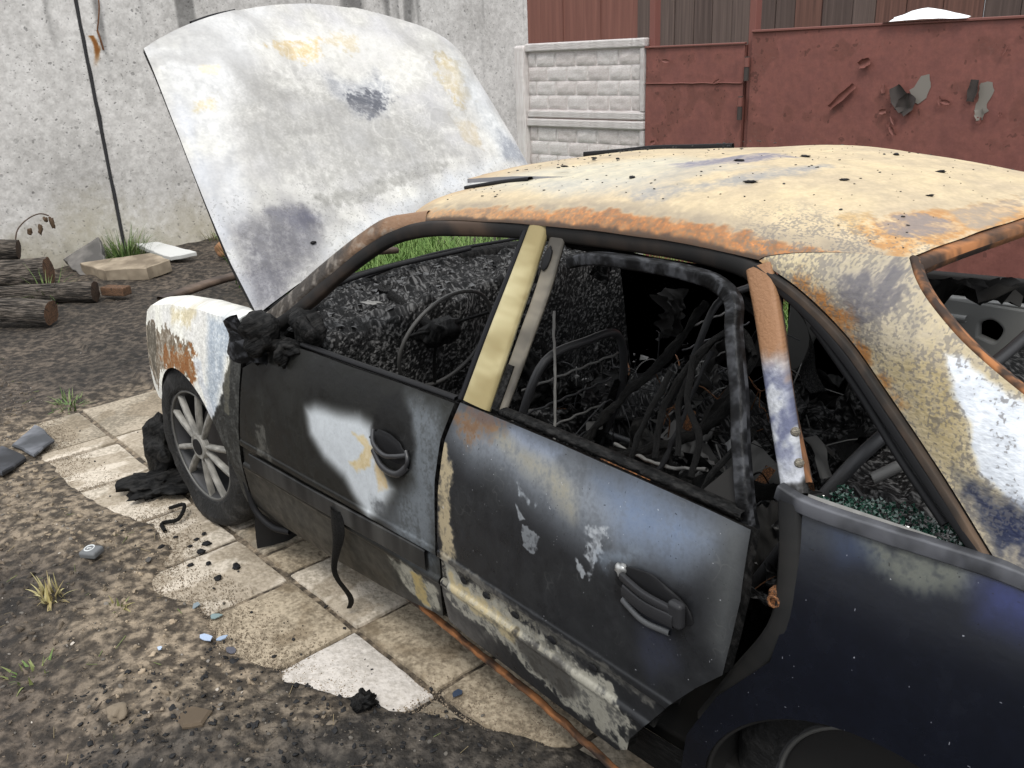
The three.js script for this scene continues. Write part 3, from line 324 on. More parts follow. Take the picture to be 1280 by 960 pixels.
  const foam = gridGeo(14, 6, (u, v) => { const x = lerp(1.03, 1.40, u), hgt = 0.052 * (1 - Math.pow(Math.abs(u - 0.42) / 0.58, 1.3)) + 0.008; return V(x + 0.04 * v, 1.79 + hgt * (1 - v * 0.9) + 0.003 * vn(u * 9, v * 9), Z - 0.12 + 0.16 * v); });
  const fo = thing('foam_sheet', 'scrap of bright white foam sheet lying on the gate top', 'foam sheet'); part(fo, 'sheet', foam, mat(0.86, 0.87, 0.88, 0.8)); part(fo, 'underside', gridGeo(2, 2, (u, v) => V(lerp(1.03, 1.43, u), 1.7895, Z - 0.12 + 0.16 * v)), mat(0.8, 0.8, 0.82, 0.8));
  // shed behind the gate
  const bw = noiseTex([80, 67, 62], [104, 89, 82], { f: 8, sx: 6, k: 0.8 }); const board = new THREE.MeshStandardMaterial({ map: bw, roughness: 0.85 }), board2 = new THREE.MeshStandardMaterial({ map: bw, roughness: 0.85, color: new THREE.Color().setRGB(1.15, 0.78, 0.68) }), board3 = new THREE.MeshStandardMaterial({ map: bw, roughness: 0.85, color: new THREE.Color().setRGB(0.82, 0.8, 0.8) });
  const shed = thing('plank_shed', 'brown weathered plank wall of a shed behind the red gate', 'shed', [0, 0, 0]); const r = rng(15);
  for (let x = -2.42; x < 2.6;) { const w = 0.16 + r() * 0.12, g = bx(w - 0.006, 3.2, 0.03, x + w / 2, 1.6, -5.0 + (r() - 0.5) * 0.014), u = g.attributes.uv, p = g.attributes.position, off = r() * 5; for (let i = 0; i < p.count; i++) u.setXY(i, p.getX(i) * 1.5 + off, p.getY(i) * 0.25 + off); part(shed, 'plank', g, r() < 0.28 && x > -0.9 ? board2 : r() < 0.5 ? board : board3); x += w; }
  part(shed, 'frame', bx(5.2, 0.1, 0.08, 0.1, 2.9, -5.06), board3);
  const sm = noiseTex([112, 72, 62], [132, 88, 76], { f: 6, sx: 8, k: 0.7 });
  const rs = thing('metal_sheet_wall', 'plain reddish brown metal sheet wall above the white fence', 'sheet wall');
  for (let k = 0; k < 3; k++) { const g = gridGeo(20, 4, (u, v) => V(lerp(-3.86 + k * 0.49, -3.36 + k * 0.49, u), lerp(0.02, 3.2, v), -4.98 - k * 0.008 + 0.003 * Math.cos(u * 31.4)), (u, v) => [u * 0.6 + k * 0.37, v]); part(rs, 'sheet', g, new THREE.MeshStandardMaterial({ map: sm, roughness: 0.7 })); }
}
// ---------- grass, logs, stones, bits on the ground ----------
function bladeGeo(bend, w = 0.006, n = 5) { const P = [], I = []; for (let i = 0; i <= n; i++) { const t = i / n, ww = w * (1 - t * 0.92) * 0.5; P.push(-ww, t * (1 - 0.25 * bend * t), bend * t * t, ww, t * (1 - 0.25 * bend * t), bend * t * t); if (i < n) { const a = i * 2; I.push(a, a + 1, a + 2, a + 1, a + 3, a + 2); } } const g = new THREE.BufferGeometry(); g.setAttribute('position', new THREE.Float32BufferAttribute(P, 3)); g.setAttribute('uv', new THREE.Float32BufferAttribute(new Float32Array(P.length / 3 * 2), 2)); g.setIndex(I); g.computeVertexNormals(); return g; }
const bladesV = [0.15, 0.45, 0.85].map(b => bladeGeo(b, 0.02));
function tuft(name, x, z, n, h, rad, cols, seed, label, cat, lean = 0.5, group) {
  const r = rng(seed), by = cols.map(() => []);
  for (let i = 0; i < n; i++) { const a = r() * 6.283, d = rad * Math.sqrt(r()), hh = h * (0.45 + 0.6 * r()), g = bladesV[(r() * 3) | 0].clone(); g.scale(0.35 + 0.4 * r(), hh, hh); g.rotateX(lean * (r() - 0.2) * (0.5 + d / rad)); g.rotateY(-a + Math.PI / 2); const px = x + Math.cos(a) * d, pz = z + Math.sin(a) * d; g.translate(px, groundY(px, pz) - 0.005, pz); by[(r() * cols.length) | 0].push(g); }
  const t = thing(name, label, cat, [0, 0, 0], 0, group); by.forEach((b, i) => { if (b.length) part(t, 'blades', merge(b), mat(...cols[i], 0.7, { side: THREE.DoubleSide })).userData.kind = 'stuff'; }); return t;
}
const G1 = [[0.07, 0.13, 0.03], [0.11, 0.18, 0.045], [0.16, 0.2, 0.07]], DRY = [[0.36, 0.3, 0.12], [0.28, 0.22, 0.1], [0.42, 0.37, 0.18]];
tuft('grass_tuft', -5.22, -0.93, 260, 0.34, 0.2, G1, 1, 'tall green grass tuft at the foot of the concrete wall joint', 'grass tuft', 0.7);
tuft('grass_tuft', -4.42, 0.03, 90, 0.26, 0.12, G1, 2, 'green grass tuft growing between the logs', 'grass tuft', 1.3);
tuft('grass_tuft', -5.28, -1.85, 40, 0.16, 0.12, [[0.2, 0.17, 0.09], [0.13, 0.15, 0.06]], 13, 'thin dry weeds by the wall behind the white board', 'grass tuft', 0.8);
tuft('dry_grass_tuft', 0.115, 1.47, 70, 0.095, 0.05, DRY, 3, 'flattened yellow dry grass tuft on the soil', 'grass tuft', 3.0);
tuft('weed', 0.49, 1.64, 40, 0.042, 0.07, [[0.12, 0.19, 0.05], [0.2, 0.23, 0.08]], 4, 'small sprawling green weed on soil near the dry grass', 'weed', 2.4);
tuft('weed', -1.86, 0.74, 70, 0.08, 0.1, [[0.1, 0.17, 0.05], [0.17, 0.2, 0.08]], 5, 'leafy green weed beside the paving slab end', 'weed', 2.2);
tuft('weed', 0.36, 1.33, 14, 0.045, 0.03, [[0.2, 0.22, 0.08], [0.3, 0.26, 0.11]], 6, 'sparse yellowish sprig on the soil beside the dry grass', 'weed', 1.8);
{
  const leaves = new THREE.InstancedMesh(bladeGeo(0.5, 0.03), mat(1, 1, 1, 0.7, { side: THREE.DoubleSide }), 7000), r = rng(61), M = new THREE.Matrix4(), q = new THREE.Quaternion(), c = new THREE.Color();
  for (let i = 0; i < 7000; i++) { const x = lerp(-3.6, 1.2, r()), z = lerp(-2.52, -1.15, r()), h = 0.28 + 0.4 * r(); q.setFromEuler(new THREE.Euler((r() - 0.5) * 0.7, r() * 6.28, (r() - 0.5) * 0.7)); M.compose(V(x, groundY(x, z) - 0.01, z), q, V(0.5, h, h)); leaves.setMatrixAt(i, M); const t = r(); leaves.setColorAt(i, c.setRGB(lerp(0.08, 0.2, t), lerp(0.17, 0.3, t), lerp(0.03, 0.08, t))); }
  leaves.name = 'grass'; leaves.userData = { kind: 'stuff', label: 'long green grass growing between the car and the fence', category: 'grass' }; scene.add(leaves);
}
{ // logs
  const bark = noiseTex([40, 36, 32], [112, 103, 94], { f: 12, sx: 3, k: 1.3 }), bb = noiseTex([0, 0, 0], [255, 255, 255], { f: 10, sx: 4, srgb: false }); const bm = new THREE.MeshStandardMaterial({ map: bark, bumpMap: bb, bumpScale: 0.02, roughness: 0.95 });
  const cutT = dataTex(256, 256, (i, j, c) => { const x = i / 128 - 1, y = j / 128 - 1, d = Math.hypot(x, y) + 0.06 * fbm(x * 3, y * 3, 2), k = 0.75 + 0.2 * Math.sin(d * 60) + 0.3 * fbm(x * 8, y * 8, 3); const cr = sstep(0.05, 0.01, Math.abs(fbm(Math.atan2(y, x) * 2.2, 3, 2))) * d * 0.6; c[0] = 122 * k * (1 - cr); c[1] = 90 * k * (1 - cr); c[2] = 66 * k * (1 - cr); }, true), cut = new THREE.MeshStandardMaterial({ map: cutT, roughness: 0.9 }), cutG = new THREE.MeshStandardMaterial({ map: cutT, roughness: 0.9, color: new THREE.Color().setRGB(0.45, 0.5, 0.55) });
  const log = (a, b, r0, r1, seed, label, cm) => {
    const A = V(...a), B = V(...b), len = A.distanceTo(B), t = thing('log', label, 'log', a, 0, 'logs piled by the wall'); t.quaternion.setFromUnitVectors(V(0, 1, 0), B.clone().sub(A).normalize());
    const prof = (y, th) => lerp(r0, r1, y) * (1 + 0.3 * fbm(Math.cos(th) * 1.3 + seed, Math.sin(th) * 1.3 + y * len * 2, 3) + 0.10 * fbm(th * 3, y * len * 9 + seed, 2));
    part(t, 'bark', gridGeo(36, 24, (u, v) => { const th = u * 6.2832, R = prof(v, u === 1 ? 0 : th); return V(Math.cos(th) * R, v * len, Math.sin(th) * R); }, (u, v) => [u * 2, v * len * 1.2]), bm);
    for (const v of [0, 1]) part(t, 'cut_end', gridGeo(36, 4, (u, q) => { const th = u * 6.2832, R = prof(v, u === 1 ? 0 : th) * q; return V(Math.cos(th) * R, v * len + (v ? 0.002 : -0.002) * (1 - q), Math.sin(th) * R); }, (u, q) => [0.5 + 0.5 * q * Math.cos(u * 6.2832), 0.5 + 0.5 * q * Math.sin(u * 6.2832)]), cm);
  };
  log([-5.45, 0.40, 0.55], [-5.12, 0.33, -0.02], 0.075, 0.08, 1, 'smooth grey log with dull end, topmost of the pile', cutG);
  log([-5.3, 0.16, 0.62], [-4.78, 0.16, -0.12], 0.11, 0.12, 2, 'thick split log under the smooth grey log', cut);
  log([-4.75, 0.10, 0.5], [-4.05, 0.09, -0.22], 0.07, 0.075, 3, 'dark mossy log with the grass tuft in front', cutG);
  log([-4.35, 0.15, 0.85], [-3.62, 0.10, 0.25], 0.09, 0.085, 4, 'barked log with orange sawn end lying toward the car', cut);
  const stub = single('wood_stub', new RoundedBoxGeometry(0.22, 0.07, 0.1, 2, 0.01), cut, 'short orange split piece of wood at the mossy log end', 'wood piece'); stub.position.set(-4.0, 0.08, -0.36); stub.rotation.y = 0.5;
  const br = thing('dead_branch', 'thin dead branch with curled brown leaves leaning on the wall', 'branch'); part(br, 'twig', tube([[-5.2, 0.36, -0.02], [-5.24, 0.48, -0.08], [-5.27, 0.56, -0.2], [-5.28, 0.58, -0.3], [-5.27, 0.555, -0.36]], 0.006, 30, 6), mat(0.08, 0.05, 0.035));
  for (const [x, y, z, s, ro] of [[-5.26, 0.49, -0.37, 0.09, 0.2], [-5.25, 0.45, -0.26, 0.08, -0.2], [-5.25, 0.53, -0.32, 0.05, 0.3], [-5.24, 0.45, -0.17, 0.06, 0]]) { const g = lump(0.014, s / 2, 0.018, 0.6, s * 99, 2, 2), o = part(br, 'leaf', g, mat(0.09, 0.055, 0.03)); o.position.set(x, y, z); o.rotation.x = ro; }
}
function stone(name, poly, h, y, m, label, cat, tiltX = 0, tiltZ = 0, group) { // flat broken slab from a plan outline
  let cx = 0, cz = 0; poly.forEach(p => { cx += p[0] / poly.length; cz += p[1] / poly.length; });
  const s = new THREE.Shape(densify(poly, 0.05).map(([x, z], i) => new THREE.Vector2(x - cx + 0.012 * vn(i * 0.7, cx * 9), -(z - cz) + 0.012 * vn(i * 0.7 + 30, cz * 9))));
  const g = new THREE.ExtrudeGeometry(s, { depth: h, bevelEnabled: true, bevelSize: 0.006, bevelThickness: 0.006, bevelSegments: 1 }); g.rotateX(-Math.PI / 2);
  const o = single(name, g, m, label, cat, group); o.position.set(cx, y, cz); o.rotation.set(tiltX, 0, tiltZ); return o;
}
{
  const ct = noiseTex([120, 108, 92], [172, 158, 138], { f: 8, k: 1 }), cm = new THREE.MeshStandardMaterial({ map: ct, roughness: 0.95 }), gt = noiseTex([84, 82, 80], [128, 124, 120], { f: 8, k: 1 }), gm = new THREE.MeshStandardMaterial({ map: gt, roughness: 0.95 }), cmd = new THREE.MeshStandardMaterial({ map: ct, roughness: 0.95, color: new THREE.Color().setRGB(0.5, 0.46, 0.42) }), slt = noiseTex([62, 64, 68], [118, 120, 126], { f: 8, k: 1.3 }), sl1 = new THREE.MeshStandardMaterial({ map: slt, roughness: 0.7 }), sl2 = new THREE.MeshStandardMaterial({ map: slt, roughness: 0.75, color: new THREE.Color().setRGB(0.4, 0.4, 0.42) }), wm = mat(0.62, 0.62, 0.6, 0.8);
  stone('broken_slab', [[-5.0, -0.45], [-4.72, -0.98], [-4.4, -1.0], [-4.38, -0.78], [-4.62, -0.52]], 0.1, 0.05, cm, 'broken pale paving slab lying by the grass tuft', 'slab', 0.1, -0.08);
  stone('broken_slab', [[-5.3, -0.45], [-5.25, -0.8], [-4.9, -0.62], [-4.85, -0.4]], 0.06, 0.1, gm, 'grey broken slab tilted between log and grass tuft', 'slab', 0.5, -0.3);
  stone('white_board', [[-5.3, -1.08], [-5.2, -1.24], [-4.66, -1.36], [-4.7, -1.12]], 0.03, 0.12, wm, 'white painted board lying at the wall foot', 'board', 0.05, -0.1);
  stone('slate_piece', [[-1.62, 0.98], [-1.3, 1.0], [-1.2, 1.12], [-1.45, 1.14]], 0.006, 0.02, sl1, 'thin dark slate piece at the paving slab edge', 'slate', 0.08, 0.05);
  stone('slate_piece', [[-1.5, 1.18], [-1.2, 1.16], [-1.05, 1.3], [-1.3, 1.42]], 0.012, 0.02, sl2, 'larger black slate piece farther from the slabs', 'slate', -0.08, 0.08);
  stone('imprinted_stone', [[1.02, 1.38], [1.09, 1.36], [1.12, 1.40], [1.08, 1.44], [1.03, 1.44]], 0.006, 0.022, cmd, 'flat brown stone with ribbed imprint among the ash soil', 'stone', 0.05, 0.1);
  const st = single('stone', lump(0.032, 0.02, 0.028, 0.4, 31, 3, 1.5), cm, 'pale rounded stone lying in the soil below the dry grass', 'stone'); st.position.set(0.9, 0.035, 1.54);
  const bk = single('brick_stone', lump(0.09, 0.07, 0.07, 0.3, 8, 3, 1.3), mat(0.3, 0.16, 0.08, 0.95), 'orange brick lump on the soil near the hood edge', 'brick'); bk.position.set(-4.55, 0.13, -1.58);
  const shards = [[0.73, 1.20, 0.034, [0.45, 0.55, 0.72], 'pale blue glass shard, largest of the cluster'], [0.765, 1.165, 0.02, [0.3, 0.38, 0.5], 'blue grey glass shard touching the largest pale shard'], [0.69, 1.33, 0.016, [0.5, 0.6, 0.75], 'small pale blue shard lying apart on the soil'], [0.64, 1.12, 0.028, [0.2, 0.27, 0.27], 'teal grey shard at the slab edge'], [0.53, 1.135, 0.02, [0.17, 0.21, 0.23], 'small dark teal shard on sand beside the slab'], [0.84, 1.17, 0.022, [0.1, 0.1, 0.12], 'dark shard lying beside the pale blue shards'], [1.52, 0.815, 0.024, [0.05, 0.07, 0.11], 'dark blue glossy shard on the slab under the car sill'], [0.13, 1.13, 0.022, [0.06, 0.055, 0.05], 'thin black splinter on sand near the slabs']];
  shards.forEach(([x, z, s, c, l], i) => { const g = new THREE.ExtrudeGeometry(new THREE.Shape(range(0, 6.28, 7).slice(0, 7).map((a, k) => new THREE.Vector2(Math.cos(a) * s * (0.55 + 0.6 * Math.abs(vn(k * 1.7, i * 3))), Math.sin(a) * s * 0.6 * (0.6 + 0.7 * Math.abs(vn(k * 2.1 + 9, i)))))), { depth: 0.003, bevelEnabled: false }); g.rotateX(-Math.PI / 2); const o = single('glass_shard', g, mat(...c, 0.3), l, 'shard'); o.position.set(x, Math.max(groundY(x, z), edgeD(x, z) > 0 ? 0 : -1) + 0.008, z); o.rotation.set(0.12 * vn(i, 5), i * 1.3, 0.2 * vn(i, 8)); });
  // small plastic cap with a ring emblem
  const cap = thing('badge_cap', 'small charred grey cap with a white ring emblem lying on soil', 'cap', [-0.06, groundY(-0.06, 1.26) + 0.02, 1.265], 0.5); cap.rotation.x = 0.12;
  const cb = new RoundedBoxGeometry(0.075, 0.028, 0.06, 3, 0.01); part(cap, 'body', cb, mat(0.13, 0.135, 0.14, 0.6)); const rg = part(cap, 'ring', new THREE.TorusGeometry(0.018, 0.0028, 8, 28), mat(0.6, 0.62, 0.62, 0.5)); rg.rotation.x = Math.PI / 2; rg.position.set(-0.008, 0.0145, -0.004);
  const dot = part(cap, 'emblem', merge([new THREE.BoxGeometry(0.018, 0.003, 0.004), new THREE.BoxGeometry(0.004, 0.003, 0.012).translate(-0.004, 0, 0.003)]), mat(0.6, 0.62, 0.62, 0.5)); dot.position.set(-0.008, 0.0145, -0.004);
}

// ---------- burnt car (x runs to the tail, z toward the driver's side, front axle at x = 0) ----------
const car = thing('burnt_car', 'burnt-out dark blue four-door sedan with raised white-ashed hood on paving slabs', 'car', [0, 0, 0]);
const ZP = [[0.10, 0.76], [0.15, 0.785], [0.25, 0.835], [0.42, 0.865], [0.55, 0.868], [0.70, 0.855], [0.82, 0.832], [0.92, 0.80], [0.96, 0.783], [1.0, 0.755], [1.31, 0.585], [1.5, 0.48]];
const wx = x => x < 0.3 ? 1 - 0.17 * ((0.3 - x) / 0.95) ** 2 : x > 2.6 ? 1 - 0.05 * ((x - 2.6) / 0.6) ** 2 : 1;
const zProf = y => (pl(ZP, y - 0.03) + 2 * pl(ZP, y) + pl(ZP, y + 0.03)) / 4;
const zs = (x, y) => zProf(y) * wx(x);
const charM = (() => { const t = noiseTex([6, 6, 6], [36, 35, 34], { f: 20, k: 1.3 }), b = noiseTex([0, 0, 0], [255, 255, 255], { f: 24, srgb: false }); t.repeat.set(4, 4); b.repeat.set(6, 6); return new SootMat({ map: t, bumpMap: b, bumpScale: 0.002, roughness: 0.65 }); })();
const ashM = (() => { const t = noiseTex([7, 7, 7], [92, 91, 90], { f: 40, k: 1.4, pow: 1.9 }), b = noiseTex([0, 0, 0], [255, 255, 255], { f: 30, srgb: false }); t.repeat.set(3, 3); b.repeat.set(5, 5); return new SootMat({ map: t, bumpMap: b, bumpScale: 0.003, roughness: 0.65 }); })();
const black = mat(0.012, 0.012, 0.013, 0.6), soot = mat(0.022, 0.021, 0.02, 0.85), darkMetal = mat(0.05, 0.05, 0.052, 0.5, { metalness: 0.4 }), greyMetal = mat(0.2, 0.195, 0.185, 0.6, { metalness: 0.3 }), rustM = new THREE.MeshStandardMaterial({ map: noiseTex([52, 38, 29], [158, 104, 62], { f: 20, k: 1.4 }), roughness: 0.9 });
const frameM = (() => { const t = noiseTex([10, 10, 11], [62, 63, 66], { f: 24, k: 1.4, pow: 1.5 }); t.repeat.set(2, 2); const b = noiseTex([0, 0, 0], [255, 255, 255], { f: 40, srgb: false }); b.repeat.set(4, 4); return new SootMat({ map: t, bumpMap: b, bumpScale: 0.0008, roughness: 0.5 }); })();
const whiteAsh = mat(0.42, 0.42, 0.42, 0.8), rubberM = (() => { const t = noiseTex([10, 10, 10], [44, 43, 42], { f: 6, k: 1.3, pow: 1.8 }); t.repeat.set(8, 1); const b = noiseTex([0, 0, 0], [255, 255, 255], { f: 16, srgb: false }); b.repeat.set(12, 2); return new THREE.MeshStandardMaterial({ map: t, bumpMap: b, bumpScale: 0.003, roughness: 0.8 }); })();
const dent = (x, y) => 0.005 * fbm(x * 3, y * 3, 2) + 0.0003 * fbm(x * 16, y * 16, 2);
const ridge = y => { const b = (a, c) => sstep(a, a + 0.006, y) * sstep(c, c - 0.006, y); return -0.007 * b(0.425, 0.498) + 0.004 * b(0.498, 0.525) + 0.003 * b(0.405, 0.425); };
const ysDoor = [...range(0.1, 0.40, 8), 0.405, 0.408, 0.411, 0.418, 0.425, 0.428, 0.431, 0.44, 0.46, 0.48, 0.492, 0.495, 0.498, 0.501, 0.504, 0.515, 0.519, 0.522, 0.525, 0.53, ...range(0.55, 1.0, 18)];
const sideFn = (dx, dz, rd) => (x, y) => V(x - dx, y, zs(x, y) + dent(x, y) + (rd ? ridge(y) : 0) - dz);
const sideSkin = (name, poly, box, m, o = {}) => { const [g, b] = panel(poly, range(box[0], box[2], o.nx ?? 30), o.ridge ? ysDoor : range(box[1], box[3], o.ny ?? 26), sideFn(o.dx ?? 0, o.dz ?? 0, o.ridge), box, o.t ?? 0.03); const s = part(car, name, g, m, o.label); s.position.set(o.dx ?? 0, 0, o.dz ?? 0); part(s, 'inner_sheet', b, charM); return s; };
const mirrorZ = g => { const q = g.clone(); q.scale(1, 1, -1); return q; };

// fender
const arc = (cx, cy, r, a0, a1, n) => range(a0, a1, n).map(a => [cx + r * Math.cos(a), cy + r * Math.sin(a)]);
{
  const box = [-0.62, 0.1, 0.62, 1.0];
  const poly = [[-0.47, 0.46], [-0.475, 0.60], [-0.46, 0.72], [-0.43, 0.79], [-0.35, 0.832], [-0.1, 0.884], [0.19, 0.915], [0.49, 0.925], [0.527, 0.80], [0.513, 0.67], [0.474, 0.486], [0.45, 0.351], [0.42, 0.20], [0.36, 0.20], ...arc(0.025, 0.305, 0.357, -0.15, 2.75, 22), [-0.335, 0.44], [-0.40, 0.43]];
  const m = burntPaint(box, 900, [226, 224, 216], DATA.fender, { seed: 3, rough: 0.72, grain: 0.1, bump: 0.002 });
  const f = sideSkin('fender', poly, box, m, { label: 'ash-white and rusty fender over the alloy wheel', nx: 34, ny: 30, t: 0.02 });
  // rolled top of the fender toward the engine bay
  const top = gridGeo(30, 6, (u, v) => { const x = lerp(-0.43, 0.49, u), yt = pl([[-0.43, 0.79], [-0.35, 0.832], [-0.1, 0.884], [0.19, 0.915], [0.49, 0.925]], x); return V(x, yt + 0.02 * Math.sin(v * 2.2) * sstep(-0.45, -0.3, x), zs(x, yt) + dent(x, yt) - v * 0.09); }, (u, v, p) => [(p.x - box[0]) / 1.24, (p.y - box[1]) / 0.9]); part(f, 'top_flange', top, m);
  const frt = gridGeo(8, 14, (u, v) => { const y = lerp(0.46, 0.80, v), x0 = pl([[0.46, -0.47], [0.6, -0.475], [0.72, -0.46], [0.8, -0.42]], y); return V(x0 - 0.02 * Math.sin(u * 1.57) + 0.02 * u * u, y, zs(x0, y) - u * 0.09); }, (u, v, p) => [(-0.47 - box[0]) / 1.24, (p.y - box[1]) / 0.9]); part(f, 'front_flange', frt, m);
  const o = part(car, 'fender', mirrorZ(panel(poly, range(box[0], box[2], 20), range(box[1], box[3], 16), sideFn(0, 0), box, 0.02)[0]), m, 'ash-white fender on the fence side'); o.scale.y = 0.94;
  const liner = gridGeo(24, 8, (u, v) => { const a = lerp(-0.3, 3.3, u), r = 0.375 + 0.01 * fbm(u * 9, v * 4, 2); return V(0.02 + r * Math.cos(a), 0.31 + r * Math.sin(a), 0.79 - v * 0.32); }); part(car, 'wheel_arch_liner', liner, soot); part(car, 'wheel_arch_liner', mirrorZ(liner), soot);
}
// front doors
const fdBox = [0.40, 0.12, 1.62, 1.0];
const fdPoly = [[0.44, 0.19], [0.93, 0.208], [1.216, 0.235], [1.515, 0.283], ...[[1.54, 0.40], [1.545, 0.489], [1.543, 0.606], [1.542, 0.716], [1.551, 0.823], [1.578, 0.918]], [1.358, 0.918], [1.138, 0.914], [0.95, 0.914], [0.86, 0.912], [0.80, 0.900], [0.708, 0.872], [0.54, 0.787], [0.523, 0.672], [0.484, 0.486], [0.462, 0.351]];
{
  const m = burntPaint(fdBox, 1000, [33, 33, 31], DATA.fdoor, { seed: 11, rough: 0.48, speck: 0.0, grain: 0.08, bump: 0.0003, spec: 0.5 });
  const d = sideSkin('door', fdPoly, fdBox, m, { ridge: true, label: 'soot-black front door with a white ash flare by its handle' });
  // rub moulding
  const mouldM = new THREE.MeshStandardMaterial({ map: noiseTex([16, 16, 16], [58, 57, 55], { f: 16, sx: 0.4, k: 1.3 }), roughness: 0.55 });
  part(d, 'moulding', bar(range(0.55, 1.50, 12).map(x => [x, 0.462 + 0.01 * sstep(0.9, 1.5, x) - 0.004, zs(x, 0.46) + 0.004]), 0.010, 0.062, V(0, 1, 0), 60, 16, 0.35), mouldM);
  const hole = (parent, x, y, dx, dz) => { // melted pull handle in its recess
    const z = zs(x, y) - dz, c = lump(0.088, 0.04, 0.006, 0.25, x, 3, 2), o = part(parent, 'handle_recess', c, black); o.position.set(x - dx, y, z + 0.002); o.rotation.z = -0.12; return z; };
  hole(d, 1.355, 0.742, 0, 0);
  part(d, 'handle', merge([bar([[1.275, 0.775, 0.846], [1.30, 0.75, 0.866], [1.345, 0.73, 0.868], [1.39, 0.738, 0.866], [1.43, 0.748, 0.85]], 0.012, 0.014, V(0, 1, 0), 24, 8, 0.8), bar([[1.28, 0.72, 0.855], [1.33, 0.69, 0.866], [1.40, 0.69, 0.868], [1.435, 0.72, 0.855]], 0.014, 0.02, V(0, 1, 0), 24, 8, 0.8), tube([[1.425, 0.76, 0.85], [1.44, 0.74, 0.858], [1.425, 0.705, 0.86]], 0.006, 12, 6)]), mat(0.03, 0.03, 0.032, 0.35));
  part(d, 'belt_trim', bar([[0.85, 0.918, 0.785], [1.1, 0.92, 0.786], [1.35, 0.923, 0.785], [1.57, 0.924, 0.784]], 0.02, 0.012, V(0, 1, 0), 30, 8), black);
  // hanging melted strip
  part(d, 'melted_strip', gridGeo(6, 24, (u, v) => { const y = lerp(0.47, 0.035, v), x = 1.075 - 0.115 * v * v + 0.012 * Math.sin(v * 9), w = (0.036 + 0.016 * Math.sin(v * 7 + 1) + 0.012 * fbm(v * 14, 3, 3)) * (1 - 0.72 * sstep(0.6, 1, v)); return V(x + (u - 0.5) * w * 1.3, y, zs(1, 0.44) + 0.008 + 0.01 * Math.sin(v * 5) + 0.012 * Math.sin(u * 3.14) - 0.06 * sstep(0.5, 1, v)); }), charM);
  const far = part(car, 'door', mirrorZ(panel(fdPoly, range(fdBox[0], fdBox[2], 14), range(fdBox[1], fdBox[3], 10), sideFn(0, 0), fdBox, 0.03)[0]), mat(0.05, 0.05, 0.052, 0.7), 'soot-black front door on the fence side'); part(far, 'inner_sheet', mirrorZ(panel(fdPoly, range(fdBox[0], fdBox[2], 14), range(fdBox[1], fdBox[3], 10), sideFn(0, 0), fdBox, 0.03)[1]), charM);
}
